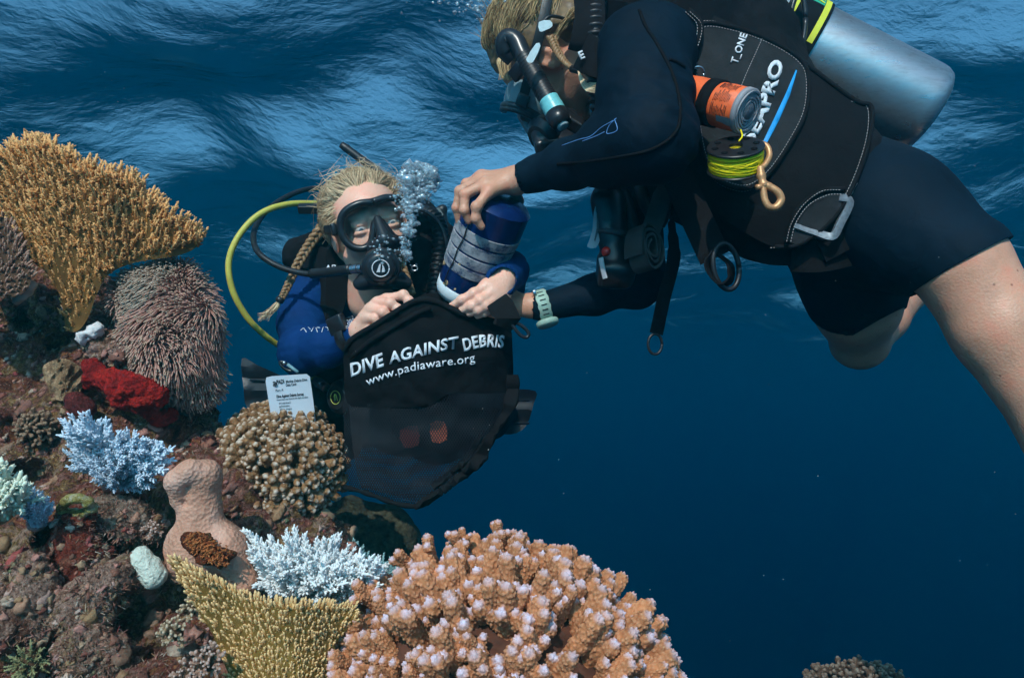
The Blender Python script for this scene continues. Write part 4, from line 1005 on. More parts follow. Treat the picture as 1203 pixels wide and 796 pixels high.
# flank surface that the vest panels follow
AX0,AX1=np.array((770.,40.)),np.array((1000.,250.)); AXD=(AX1-AX0)/np.linalg.norm(AX1-AX0)
def flank(x,y,off=0):
    v=np.array((x,y))-AX0; t=v@AXD; p=v[0]*AXD[1]-v[1]*AXD[0]
    return 1.345-.165*math.sqrt(max(1-(p/175)**2,.02))+off+.00022*(t-160)*(-.2)+.005*mnoise.noise(Vector((x/60,y/60,3)))+.0016*mnoise.noise(Vector((x/17,y/24,8)))
def vest_b():
    v=empty('buoyancy_vest',W(900,180,1.3),'black buoyancy vest with white print and stitched panels on the navy wetsuit diver','buoyancy vest')
    s=SDF()
    s.chain([(W(790,95,1.33),.135),(W(870,160,1.34),.150),(W(950,215,1.32),.135)],k=.05)
    s.cap(W(800,200,1.36),W(900,250,1.36),.085,.085,.05); s.cap(W(900,250,1.36),W(960,275,1.34),.075,.05,.04)
    s.chain([(W(700,30,1.26),.04),(W(745,-5,1.28),.06),(W(800,15,1.26),.08)],k=.05); s.cap(W(760,0,1.34),W(860,60,1.36),.10,.12,.05)
    link('bladder',s.mesh(.005,disp=lambda c:.004*mnoise.fractal(c*18,.8,2,3)),v,MS['nylon'])
    o=[(800,8),(826,14),(862,28),(905,44),(950,78),(1004,118),(1022,124),(1024,146),(1018,176),(1004,214),(984,250),(962,272),(936,288),(910,290),(880,276),(850,256),(826,228),(812,180),(806,120),(800,60)]
    pn=link('side_panel',sheet(smooth_outline(o,4),lambda x,y:flank(x,y,-.006),.012,9),v,MS['nylon'])
    edge=[(905,44),(950,78),(1004,118),(1022,124),(1024,146),(1018,176),(1004,214),(984,250),(962,272),(936,288),(910,290)]
    link('piping',piping(edge,lambda x,y:flank(x,y,-.006),.0042,-.001),v,MS['web'])
    link('stitching',stitches([(p[0]-4,p[1]+1) for p in edge[2:]],lambda x,y:flank(x,y,-.006),-.0012,3.6,2.2),v,MS['thread'])
    # grey-black printed panel with double-stitched border
    p2=[(822,30),(860,32),(905,48),(940,70),(950,92),(947,130),(930,165),(905,202),(880,221),(855,218),(838,206),(826,180),(818,130),(816,70)]
    sp_=smooth_outline(p2,4)
    link('printed_panel',sheet(sp_,lambda x,y:flank(x,y,-.010),.006,9),v,MS['panel'])
    link('panel_piping',piping(p2,lambda x,y:flank(x,y,-.0105),.0036,-.0005,closed=True),v,MS['web'])
    cx,cy_=880,120
    for sc in (.958,1.028): link('stitching',stitches([(cx+(x-cx)*sc,cy_+(y-cy_)*sc) for x,y in p2],lambda x,y:flank(x,y,-.0105),-.0012 if sc<1 else .003,3.4,2.0,closed=True),v,MS['thread'])
    link('stitching',stitches([(896,44),(888,62),(878,84),(869,106)],lambda x,y:flank(x,y,-.0105),-.0008,3,2.2,.0005),v,MS['thread'])
    # left border with stitching near the shoulder
    link('shoulder_piping',piping([(808,12),(822,26),(821,46),(812,68),(806,84),(808,100)],lambda x,y:flank(x,y,-.02),.0055,-.004),v,MS['web'])
    for dx in (-2.6,2.6): link('stitching',stitches([(808+dx,14),(821+dx,28),(820+dx,46),(811+dx,68),(805+dx,84)],lambda x,y:flank(x,y,-.02),-.0092,3.4,2.0),v,MS['thread'])
    # lettering
    df=lambda x,y:flank(x,y,-.0105)
    for s_,z,pth,b_ in (('T_ONE',12,[(866,76),(878,41)],.03),('SEAPRO',21,[(882,171),(899,139),(921,73)],.05)):
        link('lettering',print_text(s_,z,pth,df,-.0008,b_),v,MS['white'],smooth=False)
    link('blue_stripe',sheet([(935,82),(936.5,83),(928,112),(915,142),(901,168),(896,167),(910,138),(924,108)],df,.0008,6,mapf=lambda x,y,o:W(x,y,df(x,y)-.0012+o)),v,MS['cyanprint'])
    link('blue_stripe',sheet([(882,197),(884,199),(877,207),(875,206)],df,.0008,6,mapf=lambda x,y,o:W(x,y,df(x,y)-.0012+o)),v,MS['cyanprint'])
    # round pocket near the waist with stitched rim
    p3=[(925,282),(930,262),(946,240),(968,228),(990,226),(984,250),(966,272),(942,286)]
    link('waist_pocket',sheet(smooth_outline(p3,3),lambda x,y:flank(x,y,-.010),.005,8),v,MS['panel'])
    link('pocket_piping',piping([(924,286),(930,260),(946,237),(968,224),(992,222)],lambda x,y:flank(x,y,-.012),.0042,0),v,MS['web'])
    for q in (-2,3): link('stitching',stitches([(926+q,284),(932+q,262),(947+q,240+q*.3),(968+q,226.5+q),(988,225+q)],lambda x,y:flank(x,y,-.012),-.0038 if q<0 else -.002,3.4,2.0),v,MS['thread'])
    # steel buckle frame
    dz=lambda x,y:flank(x,y,-.008)
    P=[(985,232),(998,237),(987,262),(977,278),(955,272),(933,264)]
    link('buckle',strap_mesh([W(*p[:2],dz(*p[:2])) for p in spline(P,5)],[FWD]*40 if 0 else (RIGHT*.2+UP*.2-FWD),.0035,.0062),v,MS['greymetal'])
    link('zip_tab',strap_mesh([W(1006,215,1.18),W(1000,226,1.18),W(993,238,1.185)],(RIGHT),.0035,.0015),v,MS['lightgrey'])
    k=SDF(); k.cap(W(1008,206,1.20),W(1009,194,1.20),.007,.004,.003); k.cap(W(1008,206,1.20),W(1004,210,1.20),.007,.007,.003); link('cord_lock',k.mesh(.0015),v,MS['lightgrey'])
    # waist webbing
    for pts in ([(962,290,1.19),(1000,270,1.20),(1030,250,1.24)],[(930,300,1.22),(965,300,1.20),(1008,290,1.22),(1030,276,1.25)]):
        link('waist_webbing',strap_mesh(sp3(pts,6),UP,.027,.002),v,MS['web'])
    link('hip_webbing',strap_mesh(sp3([(878,286,1.25),(900,296,1.23),(926,298,1.23),(960,298,1.23)],6),UP+RIGHT*.2,.02,.002),v,MS['web'])
    # inflator hose over the shoulder
    P=sp3([(702,-30,1.22),(699,5,1.18),(699,35,1.16),(700,75,1.16),(705,110,1.17),(707,150,1.19),(710,190,1.24),(716,230,1.25)],34)
    link('ribbed_hose',tube(P,[.0172+.0022*math.sin(i*.85) for i in range(len(P))],20),v,MS['rubber'])
    c=strap_mesh(sp3([(684,60,1.15),(694,66,1.135),(706,72,1.13),(716,76,1.14)],4),UP*.9+RIGHT*.1,.028,.003); cuff=link('hose_cuff',c,v,MS['nylon'])
    link('lettering',print_text('E',13,[(682,70),(692,66)],lambda x,y:1.135,-.004,.04,fit=13),cuff,MS['white'],smooth=False)
    link('shoulder_strap',strap_mesh(sp3([(690,-20,1.18),(693,20,1.15),(688,48,1.15),(684,62,1.16)],6),RIGHT,.024,.003),v,MS['web'])
    link('shoulder_strap',strap_mesh(sp3([(716,0,1.2),(710,40,1.22),(716,90,1.24),(730,140,1.26)],6),RIGHT,.03,.004),v,MS['nylon'])
    link('ring',tube(ringpath(W(818,88,1.165),RIGHT*.012+UP*.002,UP*.011-FWD*.005,24),.0017,8),v,MS['steel'])
MS['panel']=fabric('panel_fabric',(.022,.024,.026),900); MS['greymetal']=mat('grey_cast_metal',(.18,.20,.22),.5,.4,.5,n1=(500,.7,.0008),var=.3,vscale=150)
vest_b()
def marker_roll():
    m=empty('marker_buoy',W(855,122,1.05),'rolled orange marker buoy with a black band, grey rolled end facing the camera','marker buoy')
    a=W(878,131,1.045); b=W(806,113,1.115); d=(b-a).normalized()
    org=mat('orange_fabric',(.80,.13,.03),.5,.4,n1=(60,.5,.003),var=.12,vscale=30)
    n=(-FWD-d*(-FWD).dot(d)).normalized(); u=d.cross(n); u=u if u.dot(UP)>0 else -u
    def roll(t0,t1,r,turns=.0): return lathe([(t0,r-.003),(t0+.001,r),((t0+t1)/2,r*1.012),(t1,r)],a,d,48)
    link('orange_sheet',lathe([(0.004,.0300),(.006,.0318),(.03,.0322),(.05,.0312),(.09,.032),(.12,.03)],a,d,56),m,org)
    # grey rolled layers: a spiral seen end on
    V=[];F=[];N=280
    for i in range(N+1):
        q=i/N; th=q*2*math.pi*6.6; r=.0020+.0290*q; wob=.0005*math.sin(th*3+q*9); dd=.0025*mnoise.noise(Vector((th*.7,0,0)))
        for (t_,o) in ((-.003+dd,-.0012),(-.003+dd,.0012),(.03,.0012),(.03,-.0012)): V.append(a+d*t_+(n*math.cos(th)*.0+u*math.cos(th)+d.cross(u)*math.sin(th))*(r+o+wob))
    for i in range(N):
        for s in range(4): F.append((i*4+s,i*4+(s+1)%4,i*4+4+(s+1)%4,i*4+4+s))
    me=mesh(V,F); bm=bmesh.new(); bm.from_mesh(me); bmesh.ops.recalc_face_normals(bm,faces=bm.faces); bm.to_mesh(me); bm.free(); sharp(me,40)
    link('rolled_layers',me,m,mat('grey_fabric',(.30,.30,.32),.6,.3,n1=(200,.5,.001),var=.2))
    k=SDF(); k.cap(a+d*.02,a+d*.05,.026,.026,.003); link('core',k.mesh(.003),m,MS['greymetal'])
    link('grey_edge',lathe([(-.001,.0285),(-.001,.0325),(.0065,.0330),(.0066,.0320)],a,d,56),m,mat('grey_edge',(.28,.28,.30),.6))
    link('elastic_band',lathe([(.048,.031),(.048,.0345),(.066,.0345),(.066,.031)],a,d,48),m,MS['web'])
    # black print lines round the roll
    ms=[]
    for j in range(11):
        t_=.016+.0025*j
        for k_ in range(3):
            q0=-1.0+k_*.62+random.uniform(0,.1); q1=q0+random.uniform(.3,.55)
            P=[a+d*t_+(n*math.cos(q)+u*math.sin(q))*.0324 for q in np.linspace(q0,q1,7)]; 
            ms.append(tube(P,[.0002+.0005*random.random() for _ in P],4))
    link('print',join(ms),m,MS['rubber'])
marker_roll()
def reel():
    r=empty('finger_spool',W(862,185,1.05),'black finger spool wound with bright yellow line clipped on the vest','spool')
    c=W(864,186,1.05); ax=(UP*.85-FWD*.58-RIGHT*.16).normalized(); ax=(ax+RIGHT*0).normalized()
    # flanges with holes
    def flange(t):
        n=RIGHT-ax*RIGHT.dot(ax); n.normalize(); b=ax.cross(n); bm=bmesh.new()
        base=lathe([(t-.002,.010),(t-.002,.0385),(t-.001,.0400),(t+.001,.0400),(t+.002,.0385),(t+.002,.010),(t-.002,.010)],c,ax,48); return base
    for t in (.0165,-.0165):
        f=flange(t); sharp(f,30); fo=link('flange',f,r,MS['plastic'])
        n=(RIGHT-ax*RIGHT.dot(ax)).normalized(); b=ax.cross(n)
        if t>0:
            for k in range(8):
                q=k*.785; cc=c+ax*(t+.0018)+(n*math.cos(q)+b*math.sin(q))*.029
                link('hole',lathe([(0,.0001),(.0004,.0045),(.0009,.005),(.0012,.0042),(.0002,.004)],cc,ax,14),fo,MS['black_suit'])
    y=mat('neon_yellow_line',(1.0,.74,.006),.6,.3,n1=(300,.6,.001),var=.12,vscale=60)
    ms=[];rr=random.Random(2)
    for j in range(46):
        t0=rr.uniform(-.0135,.0135); t1=rr.uniform(-.0135,.0135); P=[]
        n=(RIGHT-ax*RIGHT.dot(ax)).normalized(); b=ax.cross(n); ph=rr.uniform(0,6.28)
        for q in np.linspace(0,6.283,33): P.append(c+ax*(t0+(t1-t0)*(.5-.5*math.cos(q)))+(n*math.cos(q+ph)+b*math.sin(q+ph))*(.0365+rr.uniform(-.0003,.0003)+.0012*math.sin(j)))
        ms.append(tube(P,.0012,5,cap=False))
    ms.append(lathe([(-.0145,.01),(-.0145,.0362),(.0145,.0362),(.0145,.01)],c,ax,48))
    link('line',join(ms),r,y)
    link('loose_end',tube(sp3([(868,166,1.03),(872,160,1.035),(870,152,1.05)],4),.0012,6),r,y)
    s=empty('bolt_snap',W(900,215,1.03),'bronze bolt snap hanging from the yellow line spool','bolt snap')
    P=sp3([(893,168,1.045),(901,172,1.04),(904,182,1.035),(900,192,1.03),(894,198,1.028)],6)
    link('swivel_eye',tube(P,.0042,12),s,MS['brass'])
    st=tube(sp3([(893,196,1.028),(894,205,1.026),(896,214,1.024),(898,219,1.024)],5),[.0055]*5+[.0065]*3+[.0055]*3+[.007]*8,14); link('shank',st,s,MS['brass'])
    P=sp3([(897,217,1.024),(905,220,1.022),(914,226,1.020),(917.5,235,1.020),(912,243,1.020),(904,243,1.020),(899,236,1.021),(897,226,1.022),(896,219,1.023)],6)
    link('hook',tube(P,[.0060]*6+[.0055]*20+[.0048]*30,14),s,MS['brass'])
    link('thumb_knob',tube([W(896,219,1.022),W(889,220,1.018)],[.003,.0042],10),s,MS['brass'])
reel()
def straps_b():
    s=empty('webbing_strap',W(825,240,1.2),'wide black webbing strap ending in a twisted loop with a ring below the vest','strap')
    link('webbing',strap_mesh(sp3([(795,205,1.20),(806,230,1.18),(820,260,1.17),(834,290,1.16),(840,303,1.16)],6),RIGHT*.9+UP*.5,.025,.0018),s,MS['web'])
    link('folded_loop',strap_mesh(sp3([(838,300,1.16),(832,314,1.155),(845,332,1.15),(857,328,1.15),(858,312,1.155),(848,302,1.165),(842,298,1.17)],6),RIGHT*.5+FWD*.8,.018,.002),s,MS['web'])
    link('ring',tube(ringpath(W(853,313,1.15),RIGHT*.022+FWD*.006,UP*.036-RIGHT*.004,36),.0042,10),s,MS['rubber'])
    t=empty('webbing_strap',W(780,330,1.25),'long thin black strap hanging straight down with a small ring at its end','strap')
    link('webbing',strap_mesh(sp3([(789,246,1.26),(789,262,1.26),(792,296,1.25),(788,320,1.25),(780,350,1.25),(774,378,1.25),(771,392,1.25)],6),RIGHT*.9+FWD*.3,[.003]*6+[.007]*3+[.010]*3+[.0125]*40,.0015),t,MS['web'])
    link('ring',tube(ringpath(W(769.5,404,1.25),RIGHT*.0125+FWD*.003,UP*.0175,30),.0025,8),t,MS['rubber'])
    # octopus / inflator cluster under the chest
    i=empty('inflator',W(715,290,1.27),'black inflator with a red button and a grey clip hanging under the chest','inflator')
    k=SDF(); k.cap(W(714,235,1.25),W(718,275,1.25),.030,.026,.01,flat=(FWD,.8)); k.cap(W(718,275,1.25),W(726,318,1.25),.020,.030,.01); k.box(W(722,318,1.25),(.030,.024,.024),basis(RIGHT),.01,.01)
    link('body',k.mesh(.0024),i,MS['plastic'])
    P=sp3([(718,272,1.25),(722,288,1.25),(725,306,1.25)],14); link('ribbed_hose',tube(P,[.019+.0018*math.sin(q*1.2) for q in range(len(P))],16),i,MS['rubber'])
    link('red_button',lathe([(0,.0085),(.006,.0085),(.009,.006),(.010,.0001)],W(714,296,1.235),(-RIGHT*.8-FWD*.6+UP*.2),18),i,MS['red'])
    link('grey_lever',strap_mesh(sp3([(706,303,1.225),(708,314,1.222),(711,327,1.222)],5),RIGHT*.6-FWD*.8,.0045,.002),i,MS['lightgrey'])
    link('strap_clamp',lathe([(-.004,.025),(-.004,.030),(.004,.030),(.004,.025)],W(720,275,1.25),UP*.97+RIGHT*.15,26),i,MS['greyrub'])
    g=sheet(smooth_outline([(699,243),(704,242),(706,262),(706,278),(700,291),(690,290),(692,283),(696,270),(697,255)],2),lambda x,y:1.235+(x-698)*.0006,.008,4); link('grey_clip',g,i,MS['lightgrey'])
    link('clip_window',sheet([(701,250),(703.5,250),(703,272),(699,284),(698,282),(701,268)],lambda x,y:1.235+(x-698)*.0006-.0016,.002,4),i,mat('clip_dark',(.12,.13,.14),.5))
    # rolled grey webbing
    r=empty('rolled_strap',W(755,290,1.22),'rolled grey webbing strap beside the inflator under the chest','strap')
    P=[W(782,208,1.24),W(778,230,1.23),W(772,250,1.22),W(764,272,1.21)]; P=[Vector(p) for p in spline([tuple(p) for p in P],6)]
    link('webbing',strap_mesh(P,RIGHT*.8+UP*.3,[.004,.006,.008,.010,.012,.014]+[.016]*20,.004),r,MS['greyweb'])
    V=[];F=[]; c=W(757,293,1.20); a=(RIGHT*.55-FWD*.8+UP*.15).normalized(); n=UP-a*UP.dot(a); n.normalize(); b=a.cross(n); N=150
    for q in range(N+1):
        u=q/N; th=u*2*math.pi*3.3; rx=.010+.026*u
        for (t_,o) in ((-.020,-.002),(-.020,.002),(.020,.002),(.020,-.002)): V.append(c+a*(t_+.002*math.sin(th*2.3))+(n*math.cos(th)*1.15+b*math.sin(th)*.72)*(rx+o))
    for q in range(N):
        for s_ in range(4): F.append((q*4+s_,q*4+(s_+1)%4,q*4+4+(s_+1)%4,q*4+4+s_))
    me=mesh(V,F); bm=bmesh.new(); bm.from_mesh(me); bmesh.ops.recalc_face_normals(bm,faces=bm.faces); bm.to_mesh(me); bm.free(); sharp(me,40); link('roll',me,r,MS['greyweb'])
    h=empty('hose',W(760,250,1.3),'cluster of black hoses between the inflator and the wide strap','hose')
    link('hose',tube(sp3([(730,225,1.30),(738,250,1.29),(745,280,1.29),(742,310,1.30)],6),.014,12),h,MS['rubber'])
    link('hose',tube(sp3([(750,215,1.32),(758,240,1.31),(776,262,1.30),(785,215,1.30)],6),.011,12),h,MS['rubber'])
MS['greyrub']=mat('grey_rubber',(.05,.055,.06),.5,.3)
straps_b()
def watch():
    w_=empty('watch',W(636,360,1.33),'pale green rubber dive watch on the black sleeve beside the bag','watch')
    a=W(637,359,1.345); d=(W(660,353,1.35)-W(620,364,1.345)).normalized(); n=(-FWD-d*(-FWD).dot(d)).normalized(); b=d.cross(n); b=b if b.dot(UP)>0 else -b
    m=mat('pale_green_rubber',(.32,.46,.38),.5,.3,n1=(200,.3,.0006),var=.12)
    ring=[a+n*.0285*math.cos(q)+b*.0285*math.sin(q) for q in np.linspace(0,6.283,40)]
    ms=[strap_mesh(ring,d,[.0105+.0012*(1 if (i//2)%2 else 0) for i in range(40)],.0020)]
    st=link('strap',ms[0],w_,m)
    for q in np.linspace(-.9,.9,7): 
        c=a+n*.0306*math.cos(q)+b*.0306*math.sin(q); t=(-n*math.sin(q)+b*math.cos(q))
        link('slot',boxmesh(c,(.0055,.0010,.0006),basis(d,t),.0),st,MS['rubber'])
    q=-1.35; c=a+n*.031*math.cos(q)+b*.031*math.sin(q); nn=(n*math.cos(q)+b*math.sin(q)); 
    link('case',lathe([(-.002,.0195),(0,.021),(.006,.021),(.009,.018),(.0092,.0001)],c,nn,32),w_,m)
    link('buckle',boxmesh(a+n*.018-d*.010+b*.026,(.003,.004,.008),basis(d,b),.001),w_,MS['steel'])
watch()
# ---------------- bottle, mesh bag, bubbles ----------------
def bottle():
    o=empty('bottle',W(560,300,1.33),'encrusted blue bottle with white bands passed from hand to hand above the bag','bottle')
    a=W(587,238,1.283); b=W(542,345,1.372); d=(b-a).normalized(); L=(b-a).length
    r=.0590
    prof=[(-.012,.0001),(-.010,.036),(-.004,.052),(.004,.060),(.012,r),(.045,r*1.01),(.060,r*.985),(L-.02,r*.86),(L-.004,r*.84),(L,r*.80),(L+.001,.0001)]
    bm=lathe(prof,a,d,64); sharp(bm,50)
    m,nt,bb=nm('bottle_blue'); tc=node(nt,'ShaderNodeTexCoord'); n=node(nt,'ShaderNodeTexNoise',Scale=30,Detail=8,Roughness=.7); nt.links.new(tc.outputs['Object'],n.inputs[0])
    r_=ramp(nt,n.outputs[0],[(.3,(.003,.012,.06)),(.66,(.006,.028,.14)),(.70,(.06,.10,.16)),(.8,(.10,.12,.14))]); nt.links.new(r_.outputs[0],bb.inputs['Base Color']); bb.inputs['Roughness'].default_value=.22; bb.inputs['Metallic'].default_value=.2
    bp=node(nt,'ShaderNodeBump',Strength=.3,Distance=.001); nt.links.new(n.outputs[0],bp.inputs['Height']); nt.links.new(bp.outputs[0],bb.inputs['Normal'])
    link('body',bm,o,m)
    mw,nt,bb=nm('worn_white_wrap'); tc=node(nt,'ShaderNodeTexCoord'); n=node(nt,'ShaderNodeTexNoise',Scale=35,Detail=10,Roughness=.75); nt.links.new(tc.outputs['Object'],n.inputs[0])
    r_=ramp(nt,n.outputs[0],[(.38,(.006,.02,.09)),(.44,(.14,.16,.19)),(.52,(.27,.28,.30)),(.60,(.36,.37,.40)),(.68,(.24,.18,.12))]); nt.links.new(r_.outputs[0],bb.inputs['Base Color']); bb.inputs['Roughness'].default_value=.75
    bp=node(nt,'ShaderNodeBump',Strength=.6,Distance=.002); nt.links.new(n.outputs[0],bp.inputs['Height']); nt.links.new(bp.outputs[0],bb.inputs['Normal'])
    rad=lambda t: np.interp(t,[p[0] for p in prof[4:-1]],[p[1] for p in prof[4:-1]])
    n_=(-FWD-d*(-FWD).dot(d)).normalized(); u=d.cross(n_)
    t=.050; k=0
    for w_ in (.0175,.0185,.0185,.0165):
        seg=64; V=[];F=[]; rs=random.Random(k)
        e0=[.0013*mnoise.noise(Vector((q*9,k,0)))*2 for q in range(seg)]; e1=[.0013*mnoise.noise(Vector((q*9,k+9,0)))*2 for q in range(seg)]
        for q in range(seg):
            an=2*math.pi*q/seg; dr=n_*math.cos(an)+u*math.sin(an)
            sk=.004*math.cos(an)
            for (tt,oo) in ((t+e0[q],.0002),(t+.0008+e0[q],.0022),(t+w_+e1[q],.0022),(t+w_+.0008+e1[q],.0002)): V.append(a+d*tt+dr*(rad(tt)+oo))
        for q in range(seg):
            for s in range(3): F.append((q*4+s,q*4+s+1,((q+1)%seg)*4+s+1,((q+1)%seg)*4+s))
        me=mesh(V,F); bm=bmesh.new(); bm.from_mesh(me); bmesh.ops.recalc_face_normals(bm,faces=bm.faces); bm.to_mesh(me); bm.free(); sharp(me,40)
        link('white_band',me,o,mw); t+=w_+.0045; k+=1
    link('base_cap',lathe([(L-.022,.0001),(L-.022,r*.875),(L-.005,r*.86),(L+.004,r*.80),(L+.0045,.0001)],a,d,48),o,MS['palewhite'])
    # growth: brown and white patches of encrusting life
    ms=[]; rs=random.Random(4)
    for j in range(26):
        an=rs.uniform(-1.5,1.5); tt=rs.uniform(.10,L-.02); an=an if j>5 else -1.1+rs.uniform(-.15,.15); tt=tt if j>5 else L-.062+rs.uniform(-.006,.006)
        dr=n_*math.cos(an)+u*math.sin(an); bm=bmesh.new(); bmesh.ops.create_icosphere(bm,subdivisions=2,radius=1)
        sc=rs.uniform(.002,.005)
        for v in bm.verts: v.co=v.co*sc*(1+.4*mnoise.noise(v.co*2+Vector((j,0,0)))); v.co=a+d*(tt+v.co.x*1.3)+dr*(rad(tt)+v.co.z*.4)+dr.cross(d)*v.co.y
        me=bpy.data.meshes.new('g'); bm.to_mesh(me); bm.free(); ms.append(me)
    eg=link('encrusting_growth',join(ms),o,mat('growth_brown',(.34,.24,.13),.85,.2,n1=(400,.8,.001),var=.5,vscale=90)); eg['kind']='stuff'
    ct=[a+d*tt+(n_*math.cos(q)+u*math.sin(q))*(rad(tt)+.0042) for tt,q in zip(np.linspace(.03,.165,14),np.linspace(.45,.62,14)+.02*np.sin(np.arange(14)*1.3))]
    link('cord',tube(ct,.0011,8),o,MS['rubber'])
MS['palewhite']=mat('pale_white_plastic',(.50,.56,.58),.5,.4,n1=(150,.4,.001),var=.12,vscale=40)
bottle()
def debris_bag():
    b=empty('mesh_bag',W(500,360,1.3),'black mesh debris bag printed with white words, its rim held open by three hands','bag')
    def bd(x,y,off=0):   # belly of the bag
        u=(x-500)/110; 
        return 1.262+.075*u*u+.02*(y-430)/100*((y-430)/100)+.010*mnoise.noise(Vector(((x+y)/60,(y-x)/34,1)))+.0045*mnoise.noise(Vector(((x+y)/26,(x-y)/13,5)))+.0018*mnoise.noise(Vector((x/7,y/8,5)))+off
    # printed cloth band
    o=[(404,414),(414,399),(440,383),(462,369),(484,356),(500,353),(514,356),(530,360),(548,372),(570,376),(590,381),(600,386),(602,408),(603,438),(601,459),(585,461),(560,462),(530,462),(515,470),(500,478),(470,478),(440,478),(412,476),(405,462),(404,438)]
    link('cloth_band',sheet(smooth_outline(o,3),bd,.002,4.5),b,MS['bagcloth'])
    link('rim_cord',piping([(404,412),(414,398),(440,382),(462,368),(484,355),(500,352),(514,355),(530,362),(548,371),(570,375),(590,380),(600,386)],bd,.0052,-.003),b,MS['web'])
    link('rim_cord',piping([(412,420),(436,400),(462,384),(490,368),(506,362)],lambda x,y:bd(x,y,-.004),.0048,-.003),b,MS['nylon'])
    # rear half of the mouth
    link('rear_cloth',sheet(smooth_outline([(480,356),(500,345),(520,345),(560,350),(596,372),(600,388),(590,430),(520,440),(440,420),(440,385)],3),lambda x,y:bd(x,y)+.085,.002,9),b,MS['bagcloth'])
    def net(name,scale,fillr,colr):
        m,nt,p=nm(name); out=nt.nodes['Material Output']; p.inputs['Base Color'].default_value=(*colr,1); p.inputs['Roughness'].default_value=.7
        tc=node(nt,'ShaderNodeTexCoord'); sx=node(nt,'ShaderNodeSeparateXYZ'); nt.links.new(tc.outputs['Object'],sx.inputs[0])
        def wv(ax,ay,sh):
            # diamond net threads a few millimetres apart
            ad=node(nt,'ShaderNodeMath',operation='MULTIPLY_ADD'); ad.inputs[1].default_value=sh; nt.links.new(sx.outputs[ay],ad.inputs[0]); nt.links.new(sx.outputs[ax],ad.inputs[2])
            mu=node(nt,'ShaderNodeMath',operation='MULTIPLY'); mu.inputs[1].default_value=scale; nt.links.new(ad.outputs[0],mu.inputs[0])
            si=node(nt,'ShaderNodeMath',operation='SINE'); nt.links.new(mu.outputs[0],si.inputs[0]); return si
        a1,a2=wv('X','Z',.6),wv('X','Z',-.6)
        mx=node(nt,'ShaderNodeMath',operation='MAXIMUM'); nt.links.new(a1.outputs[0],mx.inputs[0]); nt.links.new(a2.outputs[0],mx.inputs[1])
        gt=node(nt,'ShaderNodeMath',operation='GREATER_THAN'); gt.inputs[1].default_value=fillr; nt.links.new(mx.outputs[0],gt.inputs[0])
        tr=node(nt,'ShaderNodeBsdfTransparent'); ms=node(nt,'ShaderNodeMixShader'); nt.links.new(gt.outputs[0],ms.inputs[0]); nt.links.new(tr.outputs[0],ms.inputs[1]); nt.links.new(p.outputs[0],ms.inputs[2]); nt.links.new(ms.outputs[0],out.inputs['Surface'])
        return m
    N=net('bag_netting',1350,.52,(.005,.006,.010))
    o=[(405,462),(440,477),(500,478),(530,462),(560,461),(601,458),(600,475),(592,498),(578,520),(562,542),(540,566),(515,585),(490,595),(465,592),(440,583),(412,573),(405,540),(404,500)]
    link('front_netting',sheet(smooth_outline(o,3),lambda x,y:bd(x,y,.001),.0006,8),b,N)
    o=[(415,440),(500,440),(590,440),(592,470),(585,500),(560,542),(520,578),(490,590),(440,575),(420,560)]
    link('rear_netting',sheet(smooth_outline(o,3),lambda x,y:1.44-.00035*abs(y-430)*.8+.01*mnoise.noise(Vector((x/40,y/40,7)))-max(0,(y-520)*.0012),.0006,9),b,N)
    # gathered side hem and bottom hem
    P=[(602,440),(602,462),(596,482),(584,503),(570,524),(562,540),(545,556),(520,575),(492,594)]
    link('side_hem',strap_mesh([W(x,y,bd(x,y)-.004+.003*math.sin(x*.3)) for x,y in spline(P,7)],RIGHT*.8+UP*.4,[.010+.0012*math.sin(i*.8)+.003*math.sin(i*.23) for i in range(200)],.005),b,MS['nylon'])
    link('side_hem',strap_mesh([W(x-12,y-3,bd(x,y)-.001) for x,y in spline(P[2:-1],7)],RIGHT*.8+UP*.4,[.006+.001*math.sin(i*.6+1) for i in range(200)],.004),b,MS['nylon'])
    link('bottom_hem',tube([W(x,y,bd(x,y)-.002) for x,y in spline([(404,572),(425,577),(445,584),(468,592),(492,595)],6)],[.0045+.001*math.sin(i) for i in range(40)],8),b,MS['nylon'])
    # lettering
    for s_,z,pth,bo,sh in (('DIVE',21,[(412,442),(430,436.5),(454,428)],.035,.25),('AGAINST',19,[(457,427.5),(487,419.5),(519,412),(541,408)],.03,.22),('DEBRIS',20,[(545,412),(568,407),(592,408)],.035,.1),
                           ('www.padiaware.org',14.5,[(432,453),(450,446),(470,439.5),(490,434.5),(520,430),(545,427),(559,424)],.006,.1)):
        link('lettering',print_text(s_,z,pth,bd,-.0026,bo,sh,1.05),b,MS['white'],smooth=False)
    # webbing tab and carabiner at the right corner
    link('corner_tab',strap_mesh([W(584,353,1.255),W(590,362,1.245),W(597,374,1.24),W(590,384,1.245)],RIGHT*.8+UP*.6,[.020,.022,.022,.020],.003),b,MS['web'])
    c=empty('carabiner',W(608,385,1.25),'small black clip dangling from the right corner of the mesh bag','clip')
    P=[(601,377),(607,379),(615,384),(621,391),(619,396),(612,394),(605,386),(601,380)]
    link('frame',tube([W(x,y,1.245+.0002*(x-600)) for x,y in smooth_outline(P,4)]+[W(*smooth_outline(P,4)[0],1.245)],.0030,10),c,MS['plastic'])
    link('eye',tube(ringpath(W(600,373,1.245),RIGHT*.0065,UP*.0085,20),.0026,8),c,MS['plastic'])
    # what is in the bag
    k=empty('debris_bundle',W(490,505,1.36),'dark bundle with a bright orange patch inside the mesh bag','debris')
    s=SDF(); s.chain([(W(478,500,1.37),.030),(W(520,505,1.36),.038),(W(560,500,1.36),.034)],k=.02); s.box(W(495,480,1.38),(.055,.03,.02),basis(RIGHT*.95+UP*.15),.01,.01)
